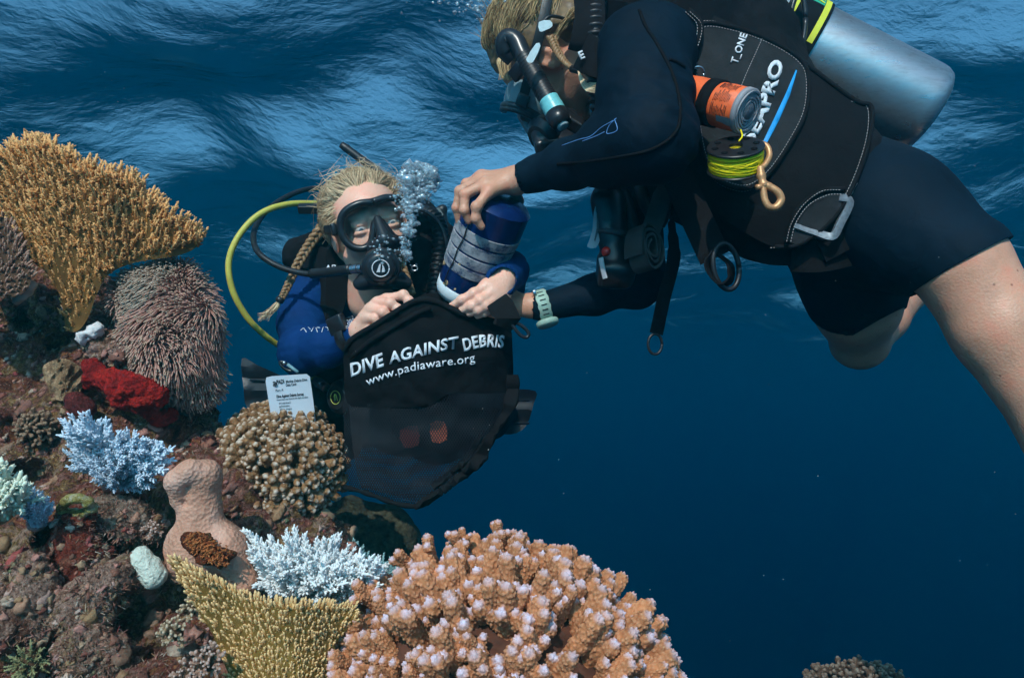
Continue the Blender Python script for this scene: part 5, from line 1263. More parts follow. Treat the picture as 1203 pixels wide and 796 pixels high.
    link('cloth',s.mesh(.004,disp=lambda c:.004*mnoise.fractal(c*30,.8,2,3)),k,MS['nylon'])
    link('orange_patch',sheet(smooth_outline([(506,497),(522,495),(525,516),(508,519)],2),lambda x,y:1.315,.004,5),k,mat('orange_plastic',(.75,.16,.07),.6,n1=(400,.8,.001),var=.3))
    link('red_patch',sheet(smooth_outline([(470,505),(490,500),(492,522),(474,525)],2),lambda x,y:1.325,.004,5),k,mat('dull_red',(.13,.02,.015),.7,var=.3))
debris_bag()
def bubbles():
    m,nt,b=nm('air_bubble'); out=nt.nodes['Material Output']
    b.inputs['Base Color'].default_value=(.75,.85,.9,1); b.inputs['Roughness'].default_value=.12; b.inputs['Specular IOR Level'].default_value=1
    fr=node(nt,'ShaderNodeLayerWeight',Blend=.35); tr=node(nt,'ShaderNodeBsdfTransparent'); gl=node(nt,'ShaderNodeBsdfGlossy',Roughness=.08); gl.inputs[0].default_value=(.85,.95,1,1)
    df_=node(nt,'ShaderNodeBsdfDiffuse'); df_.inputs[0].default_value=(.6,.7,.75,1)
    m1=node(nt,'ShaderNodeMixShader'); m1.inputs[0].default_value=.42; nt.links.new(gl.outputs[0],m1.inputs[1]); nt.links.new(df_.outputs[0],m1.inputs[2])
    ms=node(nt,'ShaderNodeMixShader'); rr_=ramp(nt,fr.outputs['Facing'],[(.0,(.35,)*3),(.75,(.85,)*3)]); nt.links.new(rr_.outputs[0],ms.inputs[0]); nt.links.new(tr.outputs[0],ms.inputs[1]); nt.links.new(m1.outputs[0],ms.inputs[2]); nt.links.new(ms.outputs[0],out.inputs['Surface'])
    bm=bmesh.new(); bmesh.ops.create_icosphere(bm,subdivisions=2,radius=1); base=np.array([tuple(v.co) for v in bm.verts]); Fb=np.array([[v.index for v in f.verts] for f in bm.faces]); bm.free()
    rr=random.Random(12)
    def cloud(name,label,items,group=None,loc=None):
        V=[];F=[];k=0
        for c,r in items:
            q=base*np.array([r*rr.uniform(.8,1.35),r*rr.uniform(.8,1.3),r*rr.uniform(.6,1.0)]); n=np.array([mnoise.noise(Vector(p)*1.6+Vector((k,0,0))) for p in base])[:,None]; q=q*(1+.6*n)
            V.append(q+np.array(c)); F.append(Fb+k); k+=len(base)
        me=npmesh(np.concatenate(V),np.concatenate(F)); shade(me); o=link(name,me,None,m); tag(o,label,'bubbles',kind='stuff'); return o
    it=[]
    for i in range(900):
        a=rr.uniform(0,6.28); r=rr.random()**.55; px,py=491+r*25*math.cos(a),213+r*22*math.sin(a)
        if rr.random()<.35: px,py=484+rr.gauss(0,9),236+rr.gauss(0,8)
        it.append((W(px,py,1.42+rr.gauss(0,.02)),rr.choice([.0008,.0012,.0018,.0028,.005])*rr.uniform(.6,1.3)))
    for i in range(26): it.append((W(492+rr.uniform(-19,19),203+rr.uniform(-11,14),1.42+rr.gauss(0,.012)),rr.uniform(.006,.016)))
    for i in range(230):
        t=rr.random(); px=478+t*6+rr.gauss(0,4.5)-3*math.sin(t*3); py=310-t*66+rr.gauss(0,3); it.append((W(px,py,1.37+rr.gauss(0,.012)),rr.choice([.0006,.0009,.0014,.0022,.0055])))
    for i in range(40): it.append((W(452+rr.gauss(0,8),292+rr.gauss(0,7),1.335+rr.gauss(0,.006)),rr.choice([.001,.0016,.0026])))
    cloud('bubble_cloud','silvery cloud of exhaled bubbles rising beside the black mask of the diver facing the camera',it)
    it=[(W(595+rr.gauss(0,38),max(-10,abs(rr.gauss(0,14)))-4,1.5+rr.gauss(0,.08)),rr.choice([.001,.0015,.0022,.004])) for _ in range(260)]
    it+=[(W(604+rr.uniform(-3,3),27+rr.uniform(-2,2),1.4),.004) for _ in range(5)]
    cloud('bubble_cloud','scatter of small bubbles above the head of the tilted diver at the top edge',it)
    it=[]
    for i in range(230):
        d=rr.uniform(.8,2.6); px,py=rr.uniform(-30,1230),rr.uniform(0,800); it.append((W(px,py,d),rr.choice([.0004,.0006,.0006,.0008])*(.4+d*.25)))
    o=cloud('drifting_specks','tiny pale specks drifting in the blue water',it); o['category']='specks'
    for mm in [mat('speck',(.5,.55,.5),.8)]: o.data.materials.clear(); o.data.materials.append(mm)
bubbles()
# ---------------- the reef ----------------
def reefmat(name,stops,scale=9,bumpd=.006,attr=None,rough=.85):
    m,nt,b=nm(name); tc=node(nt,'ShaderNodeTexCoord'); b.inputs['Roughness'].default_value=rough; b.inputs['Specular IOR Level'].default_value=.25
    n=node(nt,'ShaderNodeTexNoise',Scale=scale,Detail=10,Roughness=.68,Distortion=.6); nt.links.new(tc.outputs['Object'],n.inputs[0])
    r=ramp(nt,n.outputs[0],[(.5+(p-.5)*.6,c) for p,c in stops])
    n2=node(nt,'ShaderNodeTexNoise',Scale=scale*9,Detail=8,Roughness=.75); nt.links.new(tc.outputs['Object'],n2.inputs[0])
    r2=ramp(nt,n2.outputs[0],[(.36,(.16,.13,.12)),(.47,(.75,.70,.68)),(.56,(1.0,.95,.92)),(.66,(1.9,1.8,1.7))])
    mx=node(nt,'ShaderNodeMix',data_type='RGBA',blend_type='MULTIPLY'); mx.inputs[0].default_value=.85; nt.links.new(r.outputs[0],mx.inputs[6]); nt.links.new(r2.outputs[0],mx.inputs[7])
    nt.links.new(mx.outputs[2],b.inputs['Base Color'])
    v=node(nt,'ShaderNodeTexVoronoi',Scale=scale*14); nt.links.new(tc.outputs['Object'],v.inputs[0])
    b1=node(nt,'ShaderNodeBump',Strength=1,Distance=bumpd*.8); nt.links.new(v.outputs['Distance'],b1.inputs['Height'])
    b2=node(nt,'ShaderNodeBump',Strength=1,Distance=bumpd*1.6); nt.links.new(n2.outputs[0],b2.inputs['Height']); nt.links.new(b1.outputs[0],b2.inputs['Normal']); nt.links.new(b2.outputs[0],b.inputs['Normal'])
    return m
REEF=reefmat('reef_rock',[(.22,(.05,.016,.012)),(.34,(.22,.065,.03)),(.40,(.36,.17,.07)),(.45,(.22,.04,.035)),(.50,(.46,.23,.17)),(.54,(.17,.06,.03)),(.60,(.40,.24,.08)),(.66,(.60,.38,.29)),(.76,(.20,.13,.04))],13,.010)
GREYROCK=reefmat('crusted_grey_rock',[(.3,(.16,.07,.045)),(.42,(.42,.24,.17)),(.5,(.58,.38,.30)),(.58,(.28,.15,.09)),(.66,(.50,.35,.19)),(.78,(.75,.48,.44))],22,.006)
def rdisp(a1=.022,a2=.009,f=9,seed=0):
    def g(c):
        p=c+Vector((seed*3.1,0,0)); n=mnoise.fractal(p*f,.9,2.1,4); v=mnoise.voronoi(p*f*3.2)[0][0]
        return a1*n+a2*(.5-v)*1.3+.003*mnoise.noise(p*f*11)
    return g
def C(px,py,d,r): return (pt((px,py,d)),M(r,d))
def build_reef():
    s=SDF()
    A=[C(10,330,1.66,60),C(70,390,1.58,70),C(60,480,1.52,90),C(110,540,1.48,110),C(60,640,1.39,120),C(120,720,1.30,140),C(40,800,1.22,160)]
    s.chain(A,k=.05)
    s.chain([C(110,540,1.42,90),C(190,560,1.40,70),C(250,600,1.38,75),C(330,680,1.38,80),C(420,740,1.34,70)],k=.05)
    s.chain([C(150,430,1.48,62),C(190,480,1.45,50)],k=.04)
    s.chain([C(120,720,1.32,120),C(260,770,1.26,80),C(400,840,1.2,90),C(600,900,1.15,110),C(760,960,1.2,120)],k=.05)
    s.chain([C(150,1000,1.1,250),C(500,1080,1.15,220),C(850,1150,1.3,200)],k=.1)
    s.chain([C(-60,500,1.6,180),C(-120,700,1.5,260),C(-80,900,1.3,300)],k=.1)
    rc=random.Random(8)
    for (x,y,d,q) in ((30,440,1.34,26),(140,478,1.30,26),(240,470,1.42,18),(20,560,1.26,24),(62,630,1.20,20),(245,712,1.18,24),(205,700,1.16,14),(60,725,1.08,22),(20,770,1.02,26),(150,735,1.10,20),(185,770,1.08,24),(20,380,1.44,26),(130,430,1.40,18),(300,640,1.33,16),(215,520,1.33,14),(52,560,1.27,12),(250,560,1.31,16),(70,400,1.42,20),(10,500,1.30,20),(175,650,1.19,12)):
        e=M(q,d)*.72; s.ell(pt((x,y,d)),(e*rc.uniform(.8,1.4),e*1.7,e*rc.uniform(.7,1.2)),None,.02,sub=True)
    me=s.mesh(.0064,disp=rdisp(.034,.016,8),smooth=1)
    o=link('reef_rock',me,None,REEF); tag(o,'encrusted brown and maroon reef rock slope on the left','reef',kind='structure')
    return o
RO=build_reef()
# ---- growth forms ----
def capsnod(me,k,amp,seed=0):
    n=len(me.vertices); co=np.empty(n*3,np.float32); me.vertices.foreach_get('co',co); co=co.reshape(-1,3); no=np.empty(n*3,np.float32); me.vertices.foreach_get('normal',no); no=no.reshape(-1,3)
    f=np.array([mnoise.voronoi(Vector(c)*k+Vector((seed*7.7,0,0)))[0][0] for c in co.tolist()],np.float32)
    h=np.clip(1-f*1.55,0,1); me.vertices.foreach_set('co',(co+no*(amp*(h-.35))[:,None]).ravel()); me.update()
    a=me.attributes.new('nod','FLOAT','POINT'); a.data.foreach_set('value',h); return co
def knob_variant(seed,nside=3,r=.15,h=.018,kn=15.5,amp=.048):
    rr=random.Random(seed); s=SDF(); tips=[]
    top=(rr.uniform(-.1,.1),rr.uniform(-.1,.1),.84); s.chain([((0,0,-.1),r*.8),((rr.uniform(-.05,.05),rr.uniform(-.05,.05),.4),r*.95),(top,r*1.05)],k=.06); tips.append(top)
    a=rr.uniform(0,6.28)
    for i in range(nside):
        a+=6.28/nside+rr.uniform(-.5,.5); z=rr.uniform(.25,.62); e=(math.cos(a)*rr.uniform(.25,.36),math.sin(a)*rr.uniform(.25,.36),z+rr.uniform(.10,.26))
        s.cap((0,0,z-.12),e,r*.8,r*rr.uniform(.75,.95),.06); tips.append(e)
    me=s.mesh(h,smooth=2); co=capsnod(me,kn,amp,seed)
    T=np.array(tips); out=[]
    d=np.full(len(co),9.)
    for t in T:
        q=np.linalg.norm(co-(t+np.array((0,0,r*.55))),axis=1); d=np.minimum(d,q)
    at=me.attributes.new('tip','FLOAT','POINT'); at.data.foreach_set('value',np.clip(1.15-d/(r*1.35),0,1).astype(np.float32)); return me
def coralmat(name,body,tip,dark=None,nodc=None,rough=.75,obj_var=.15,t0=.25):
    m,nt,b=nm(name); at=node(nt,'ShaderNodeAttribute',attribute_name='tip'); an=node(nt,'ShaderNodeAttribute',attribute_name='nod'); tc=node(nt,'ShaderNodeTexCoord')
    n=node(nt,'ShaderNodeTexNoise',Scale=7,Detail=5); nt.links.new(tc.outputs['Object'],n.inputs[0])
    r0=ramp(nt,n.outputs[0],[(.3,[c*.62 for c in body]),(.65,body)])
    oi=node(nt,'ShaderNodeObjectInfo'); hsv=node(nt,'ShaderNodeHueSaturation'); mr=node(nt,'ShaderNodeMapRange'); mr.inputs[3].default_value=1-obj_var; mr.inputs[4].default_value=1+obj_var; nt.links.new(oi.outputs['Random'],mr.inputs[0]); nt.links.new(mr.outputs[0],hsv.inputs['Value']); nt.links.new(r0.outputs[0],hsv.inputs['Color'])
    m1=node(nt,'ShaderNodeMix',data_type='RGBA'); f1=node(nt,'ShaderNodeMath',operation='MULTIPLY'); f1.inputs[1].default_value=.45; nt.links.new(an.outputs['Fac'],f1.inputs[0]); nt.links.new(f1.outputs[0],m1.inputs[0]); nt.links.new(hsv.outputs[0],m1.inputs[6]); m1.inputs[7].default_value=(*(nodc or [min(1,c*1.7+.08) for c in body]),1)
    rt=ramp(nt,at.outputs['Fac'],[(t0,(0,0,0)),(.93,(1,1,1))])
    m2=node(nt,'ShaderNodeMix',data_type='RGBA'); nt.links.new(rt.outputs[0],m2.inputs[0]); nt.links.new(m1.outputs[2],m2.inputs[6]); m2.inputs[7].default_value=(*tip,1); nt.links.new(m2.outputs[2],b.inputs['Base Color'])
    b.inputs['Roughness'].default_value=rough; b.inputs['Specular IOR Level'].default_value=.25
    b.inputs['Subsurface Weight'].default_value=0
    bp=node(nt,'ShaderNodeBump',Strength=.5,Distance=.002); n2=node(nt,'ShaderNodeTexNoise',Scale=55,Detail=5); nt.links.new(tc.outputs['Object'],n2.inputs[0]); nt.links.new(n2.outputs[0],bp.inputs['Height']); nt.links.new(bp.outputs[0],b.inputs['Normal'])
    return m
def sprig_variant(seed,nside=4,cor=46,r0=.055,r1=.022,cl=.10,side=(.35,.6),flat=0,segs=5,up=.8,ang=.62):
    """branch with a ring of little cups up its length (unit length along +z)"""
    rr=random.Random(seed); V=[];F=[];T=[]
    def axis(p,q,ra,rb,n,tipw):
        p=Vector(p);q=Vector(q); d=(q-p); L=d.length; d=d/L; a=d.orthogonal().normalized(); b=d.cross(a); k=len(V)
        bend=Vector((rr.uniform(-.06,.06),rr.uniform(-.06,.06),0))*L
        def at_(t): return p+d*L*t+bend*math.sin(3.14*t)
        for i in range(4):
            t=i/3; w=ra+(rb-ra)*t
            for s in range(6): V.append(at_(t)+(a*math.cos(s*1.047)+b*math.sin(s*1.047))*w); T.append(t*tipw)
        V.append(at_(1)+d*rb*1.6); T.append(tipw)
        for i in range(3):
            for s in range(6): F.append((k+i*6+s,k+i*6+(s+1)%6,k+(i+1)*6+(s+1)%6,k+(i+1)*6+s))
        for s in range(6): F.append((k+18+s,k+18+(s+1)%6,k+24))
        for i in range(n):
            t=.08+.92*(i+.5)/n; an=i*2.4+rr.uniform(-.3,.3); w=ra+(rb-ra)*t; c=at_(t)+(a*math.cos(an)+b*math.sin(an))*w*.7
            dr=((a*math.cos(an)+b*math.sin(an))*1+d*up*rr.uniform(.8,1.3)).normalized(); ln=cl*rr.uniform(.7,1.25)*(1-.45*t); x=dr.orthogonal().normalized(); y=dr.cross(x); k=len(V); rw=ln*.25
            for s in range(segs): V.append(c+(x*math.cos(s*6.283/segs)+y*math.sin(s*6.283/segs))*rw); T.append(t*tipw*.7)
            for s in range(segs): V.append(c+dr*ln*.8+(x*math.cos(s*6.283/segs)+y*math.sin(s*6.283/segs))*rw*.62); T.append(min(1,t*tipw+.35))
            V.append(c+dr*ln); T.append(min(1,t*tipw+.5))
            for s in range(segs): F.append((k+s,k+(s+1)%segs,k+segs+(s+1)%segs,k+segs+s)); F.append((k+segs+s,k+segs+(s+1)%segs,k+2*segs))
    axis((0,0,-.08),(0,0,1),r0,r1,cor,1.)
    a=rr.uniform(0,6.28)
    for i in range(nside):
        a+=2.4; z=rr.uniform(.15,.6); L=rr.uniform(*side)*(1.05-z*.6); dx,dy=math.cos(a),math.sin(a)*(1-flat)
        axis((0,0,z),(dx*L*ang,dy*L*ang,z+L*.8),r0*.72,r1*.9,max(6,int(cor*L*.8)),1.)
    me=mesh(V,F); shade(me)
    at=me.attributes.new('tip','FLOAT','POINT'); at.data.foreach_set('value',np.array(T[:len(me.vertices)],np.float32) if len(T)==len(me.vertices) else np.zeros(len(me.vertices),np.float32))
    n_=me.attributes.new('nod','FLOAT','POINT'); n_.data.foreach_set('value',np.array(T,np.float32)*.8 if len(T)==len(me.vertices) else np.zeros(len(me.vertices),np.float32)); return me
MCACHE={}
def place(parent,me,mtl,pos,dirn,size,roll=0,name='branch',wide=1):
    key=(me.name,mtl.name)
    if key not in MCACHE: m2=me.copy(); m2.materials.clear(); m2.materials.append(mtl); MCACHE[key]=m2
    o=bpy.data.objects.new(name,MCACHE[key]); COL.objects.link(o); o.parent=parent
    q=Vector(dirn).to_track_quat('Z','Y')@Quaternion((0,0,1),roll)
    o.rotation_mode='QUATERNION'; o.rotation_quaternion=q; o.location=Vector(pos)-parent.location; o.scale=(size*wide,size*wide,size); return o
def bake(items,name,parent,mtl,kind='stuff'):
    """many small copies joined in one part"""
    Vs=[];Fs4={};k=0;T=[];N=[]
    for me,pos,dirn,size,roll in items:
        n=len(me.vertices); co=np.empty(n*3,np.float32); me.vertices.foreach_get('co',co); co=co.reshape(-1,3)
        t=np.empty(n,np.float32); me.attributes['tip'].data.foreach_get('value',t); T.append(t)
        q=(Vector(dirn).to_track_quat('Z','Y')@Quaternion((0,0,1),roll)).to_matrix(); Vs.append(co@np.array(q).T*size+np.array(pos))
        if me.name not in Fs4: Fs4[me.name]=[tuple(p.vertices) for p in me.polygons]
        N+= [tuple(i+k for i in f) for f in Fs4[me.name]]; k+=n
    me=bpy.data.meshes.new(name); me.from_pydata(np.concatenate(Vs).tolist(),[],N); shade(me)
    a=me.attributes.new('tip','FLOAT','POINT'); a.data.foreach_set('value',np.concatenate(T)); a=me.attributes.new('nod','FLOAT','POINT'); a.data.foreach_set('value',np.concatenate(T)*.7)
    o=link(name,me,parent,mtl,smooth=False); o['kind']=kind; return o
RR=random.Random(42)
# pink finger coral, the big near one
PINKB=(.50,.19,.075)
m_pink=coralmat('pink_coral',(.54,.205,.085),(.68,.56,.66),nodc=(.88,.45,.26),t0=.54)
m_brown=coralmat('brown_coral',(.27,.13,.055),(.62,.50,.40),nodc=(.45,.27,.13),t0=.6)
KN=[knob_variant(i,nside=[2,3,4,3,2,4,1,3][i]) for i in range(8)]
KS=[knob_variant(20+i,nside=[3,4,2,3][i],h=.032,kn=9,amp=.045) for i in range(4)]
def dome(name,label,cen,rad,squash,n,variants,mtl,size,coremat,spread=1.9,jit=.25,core=.80,grp=None,lift=0,look=None,tilt=0,wide0=1):
    c=Vector(cen); o=empty(name,c,label,'coral',grp)
    s=SDF(); Rm=np.array([[RIGHT[i],FWD[i],UP[i]] for i in range(3)])
    s.ell(c,(rad[0]*core,rad[1]*core,rad[2]*core),Rm,.01); link('base',s.mesh(max(rad)*.05,disp=lambda p:max(rad)*.06*mnoise.fractal(p*30,.9,2,3)),o,coremat)
    up=(UP*math.cos(tilt)+RIGHT*math.sin(tilt)).normalized(); cnt=0
    g=2.39996
    for i in range(n*3):
        z=1-2*(i+.5)/(n*3); r=math.sqrt(1-z*z); d=Vector((r*math.cos(i*g),r*math.sin(i*g),z))
        d=(d+Vector((RR.gauss(0,.07),RR.gauss(0,.07),RR.gauss(0,.07)))).normalized()
        w_=RIGHT*d.x+FWD*d.y+UP*d.z
        # build only the outer shell that faces up, sideways or to the viewer
        if w_.dot(FWD)>.62: continue
        if w_.dot(UP)<-.55: continue
        if w_.dot(UP)<-.2 and w_.dot(FWD)>0: continue
        p=c+RIGHT*d.x*rad[0]*core+FWD*d.y*rad[1]*core+UP*d.z*rad[2]*core
        nd=(RIGHT*d.x/rad[0]+FWD*d.y/rad[1]+UP*d.z/rad[2]).normalized()
        nd=(nd+UP*.18+Vector((RR.gauss(0,jit),RR.gauss(0,jit),RR.gauss(0,jit)))*.6).normalized()
        sz=size*RR.uniform(.75,1.25); place(o,RR.choice(variants),mtl,p-nd*sz*.15,nd,sz,RR.uniform(0,6.28),wide=wide0*RR.uniform(.9,1.15)); cnt+=1
    return o,cnt
pinkcore=mat('coral_core',(.10,.035,.02),.9,var=.4,vscale=40)
def pink_coral():
    c=W(590,850,1.10); o,n=dome('finger_coral','large pink-tipped finger coral, the nearest at the bottom centre',c,(M(212,1.1),M(200,1.1),M(205,1.1)),1,190,KN,m_pink,M(74,1.0),pinkcore,core=.77,jit=.16,wide0=.78)
    # lower left lobe beside the golden coral
    for (x,y,d,s_) in ((430,700,1.08,46),(452,722,1.05,50),(418,745,1.04,52),(440,770,1.03,54),(405,780,1.03,50),(470,700,1.08,44),(400,724,1.07,40),(478,660,1.14,40),(505,645,1.15,42),(540,640,1.16,38),(585,640,1.16,40),(586,626,1.16,34),(545,632,1.17,24)):
        dr=(RIGHT*(x-560)/260+UP*.8-FWD*.45).normalized(); place(o,RR.choice(KN),m_pink,W(x,y,d)-dr*M(s_,d)*.4,dr,M(s_,d),RR.uniform(0,6))
    return n
npk=pink_coral()
browncore=mat('brown_core',(.06,.03,.015),.9,var=.4,vscale=40)
def brown_coral():
    c=W(328,552,1.42); o,n=dome('finger_coral','bushy brown coral with whitish tips below the white data card',c,(M(76,1.42),M(80,1.42),M(76,1.42)),1,270,KS,m_brown,M(25,1.42),browncore,core=.78,jit=.3)
    return n
nbr=brown_coral()
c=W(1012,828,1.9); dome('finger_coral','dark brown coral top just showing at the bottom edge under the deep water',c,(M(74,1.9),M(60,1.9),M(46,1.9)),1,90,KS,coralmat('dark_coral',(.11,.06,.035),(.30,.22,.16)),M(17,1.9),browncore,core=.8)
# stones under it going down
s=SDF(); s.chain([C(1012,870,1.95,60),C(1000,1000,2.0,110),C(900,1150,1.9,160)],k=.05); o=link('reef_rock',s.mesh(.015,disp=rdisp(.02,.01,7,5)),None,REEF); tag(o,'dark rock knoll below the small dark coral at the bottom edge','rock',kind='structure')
print('pink',npk,'brown',nbr)
# white, blue and yellow staghorns
SP=[sprig_variant(i,nside=[3,5,4,6,5][i],cor=40,flat=.3) for i in range(5)]
SB=[sprig_variant(30+i,nside=[3,4,5][i],cor=26,r0=.075,r1=.035,cl=.12,segs=5) for i in range(3)]
SPW=[sprig_variant(130+i,nside=[5,7,6,8][i],cor=54,r0=.065,r1=.016,cl=.105,side=(.45,.75),up=2.0,ang=.34,flat=.3) for i in range(4)]
m_white=coralmat('bleached_coral',(.52,.53,.52),(.80,.82,.82),nodc=(.70,.72,.72),obj_var=.08)
m_blue=coralmat('blue_bleached_coral',(.40,.45,.52),(.62,.73,.84),nodc=(.52,.63,.74),obj_var=.08)
m_pale=coralmat('pale_yellow_coral',(.50,.52,.34),(.72,.76,.60),obj_var=.08); m_teal=coralmat('teal_coral',(.16,.30,.31),(.30,.52,.54),obj_var=.08)
def fan(name,label,base,dirs,variants,mtl,basecol,rbase,grp=None,rnd=.08):
    """dirs: (tip px, tip py, tip depth offset, origin shift px)"""
    bx,by,bd=base; c=W(bx,by,bd); o=empty(name,c,label,'coral',grp)
    s=SDF(); s.ell(c,(M(rbase,bd)*1.1,M(rbase,bd)*.8,M(rbase,bd)*.7),None,.01); link('base',s.mesh(M(rbase,bd)*.1,disp=lambda p:.006*mnoise.fractal(p*40,.9,2,3)),o,basecol)
    for (x,y,dd,sx,sy) in dirs:
        a=W(bx+sx,by+sy,bd+dd*.3); b=W(x,y,bd+dd); v=b-a; place(o,RR.choice(variants),mtl,a,v.normalized(),v.length,RR.uniform(0,6.28),wide=RR.uniform(.85,1.1))
    return o
D=[]
for i in range(46):
    t=(i%23)/22; x=283+t*172; y=616+18*abs(math.sin(t*9))+ (34*max(0,t-.55)/.45)+RR.uniform(-4,10); row=i//23
    D.append((x+RR.uniform(-5,5),y+row*16,-.04-.05*row+RR.uniform(-.03,.03),(x-370)*.38,-14+RR.uniform(-6,10)))
for i in range(22):
    t=i/21; D.append((300+t*150,660+RR.uniform(-12,14),-.12+RR.uniform(-.02,.02),(t-.5)*70,4))
fan('staghorn_coral','bleached white staghorn coral between the peach leather coral and the pink coral',(372,706,1.20),D,SPW,m_white,mat('pale_base',(.35,.34,.30),.8,var=.3),30)
D=[(395+i*4.3+RR.uniform(-4,4),632+abs(i-5)*1.2+RR.uniform(-6,8)+(i*1.0),RR.uniform(-.04,.05),(i-8)*3,RR.uniform(-6,6)) for i in range(19)]
fan('staghorn_coral','pale teal staghorn coral standing behind the bleached white one',(432,690,1.42),D,SPW,m_teal,browncore,26)
D=[]
for (x,y) in ((72,492),(82,487),(95,486),(102,484),(108,497),(118,496),(128,502),(140,508),(150,505),(160,512),(170,515),(180,517),(190,524),(202,527),(200,540),(190,552),(178,556),(182,566),(170,574),(76,512),(74,528),(84,540),(95,545),(112,560),(130,570),(150,578),(90,520),(104,515),(122,520),(140,525),(155,530),(168,538),(110,535),(128,545),(148,552),(88,500)):
    D.append((x,y,-.08+RR.uniform(-.05,.02),(x-140)*.25+RR.uniform(-5,5),(y-560)*.12+RR.uniform(-4,4)))
fan('staghorn_coral','pale blue bleached staghorn coral spread below the red sponge',(142,562,1.22),D,SPW,m_blue,mat('pinkish_base',(.36,.20,.18),.8,var=.3),24)
D=[(18+3*i+RR.uniform(-3,3),572+abs(i-6)*2.2+RR.uniform(-4,4),-.05+RR.uniform(-.03,.02),(i-6)*1.2,0) for i in range(14)]
fan('staghorn_coral','smallest pale blue staghorn tuft beside the pale yellow coral',(44,614,1.10),D,SPW[:2],m_blue,mat('pinkish_base2',(.36,.18,.16),.8,var=.3),12)
D=[(-12+4.0*i+RR.uniform(-3,3),545+max(0,i-5)*5+RR.uniform(-4,6),-.05+RR.uniform(-.03,.02),(i-5)*2,RR.uniform(-5,5)) for i in range(11)]+[(i*5-10,570+RR.uniform(-5,8),-.08,(i-4)*2,0) for i in range(9)]
fan('staghorn_coral','pale yellow coral tuft cut by the left edge of the picture',(0,602,1.08),D,SB,m_pale,mat('yel_base',(.3,.22,.12),.8,var=.3),16)
# golden plating corals: a leaning fan plate grown over with little branches
m_gold=coralmat('golden_coral',(.50,.17,.025),(.85,.46,.18),nodc=(.72,.33,.08)); m_gold2=coralmat('golden_fuzzy_coral',(.40,.16,.015),(.86,.56,.26),nodc=(.60,.29,.06))
TW=[sprig_variant(60+i,nside=[0,1,2,1][i],cor=12,r0=.11,r1=.05,cl=.20,segs=4,side=(.4,.6)) for i in range(4)]
TF=[sprig_variant(80+i,nside=0,cor=9,r0=.16,r1=.11,cl=.22,segs=4) for i in range(3)]
def plate_coral(name,label,outline,df,foot,mtl,core,variants,rim,size,step,rimsize,maxparts=300):
    o=empty(name,W(foot[0],foot[1],df(*foot)),label,'coral')
    so=smooth_outline(outline,4); me=sheet(so,df,.03,8); link('plate',me,o,core)
    its=[]; P=[np.array(p) for p in so]
    def inside(x,y):
        c=False
        for i in range(len(so)):
            a=so[i];b=so[i-1]
            if (a[1]>y)!=(b[1]>y) and x<(b[0]-a[0])*(y-a[1])/(b[1]-a[1])+a[0]: c=not c
        return c
    x0,x1=min(p[0] for p in so),max(p[0] for p in so); y0,y1=min(p[1] for p in so),max(p[1] for p in so)
    f=np.array(foot)
    y=y0
    while y<y1:
        x=x0+(step*.5 if int((y-y0)/step)%2 else 0)
        while x<x1:
            px,py=x+RR.uniform(-1,1)*step*.45,y+RR.uniform(-1,1)*step*.45
            if inside(px,py):
                v=np.array((px,py))-f; L=np.linalg.norm(v)+1e-6; v=v/L
                d=(RIGHT*v[0]-UP*v[1])*.75-FWD*RR.uniform(.45,.95)+UP*.25+Vector((RR.gauss(0,.15),RR.gauss(0,.15),RR.gauss(0,.15)))
                its.append((RR.choice(variants),W(px,py,df(px,py)+.003),d.normalized(),size*RR.uniform(.7,1.3)*(.75+.45*min(1,L/200)),RR.uniform(0,6)))
            x+=step
        y+=step*.86
    RR.shuffle(its)
    rimits=[]
    for (a,b) in zip(rim[:-1],rim[1:]):
        n=max(2,int(np.linalg.norm(np.array(a)-np.array(b))/4.2))
        for i in range(n):
            for row in range(3):
                p=np.array(a,float)+(np.array(b,float)-np.array(a,float))*(i+RR.random())/n; v=p-f; v/=np.linalg.norm(v); p=p-v*3
                d=(RIGHT*v[0]-UP*v[1]*1.0)*.9+UP*.45+Vector((RR.gauss(0,.16),RR.gauss(0,.16),RR.gauss(0,.16)))
                rimits.append((RR.choice(variants),W(p[0],p[1],df(*p)+.004+.012*row),d.normalized(),rimsize*RR.uniform(.6,1.25),RR.uniform(0,6)))
    allp=rimits+its; big=allp[:maxparts]
    for me_,p,d,s_,r_ in big: place(o,me_,mtl,p,d,s_,r_)
    bake(allp[maxparts:],'small_branches',o,mtl); return len(allp)
n1=plate_coral('plating_coral','tall golden plating coral with spiky rim at the top of the reef',
 [(0,192),(30,180),(60,184),(90,205),(120,215),(160,222),(168,240),(185,254),(205,266),(232,286),(210,300),(160,308),(128,322),(114,345),(104,372),(92,388),(78,386),(72,352),(56,322),(30,300),(8,262),(-10,220)],
 lambda x,y:1.34+.00030*(math.sqrt((x-90)**2+900))-.00055*max(0,380-y)+.004*math.sin(x*.09),(88,392),m_gold,mat('gold_core',(.16,.08,.02),.9,var=.3,vscale=40),TW,
 [(-8,200),(5,188),(30,176),(60,182),(90,200),(115,210),(160,220),(168,238),(196,258),(236,287)],.024,7.4,.034)
n2=plate_coral('plating_coral','golden fuzzy plating coral in front of the bleached white coral',
 [(203,660),(222,668),(250,685),(290,704),(330,714),(370,716),(415,716),(420,726),(405,742),(392,765),(385,830),(290,830),(268,790),(250,745),(225,705)],
 lambda x,y:.99+.00035*abs(x-320)-.0004*max(0,760-y)+.012*math.sin(x*.05),(320,850),m_gold2,mat('gold_core2',(.20,.11,.02),.9,var=.3,vscale=40),TF,
 [(202,659),(222,667),(250,684),(290,703),(330,712),(370,714),(417,714)],.0108,4.5,.0135)
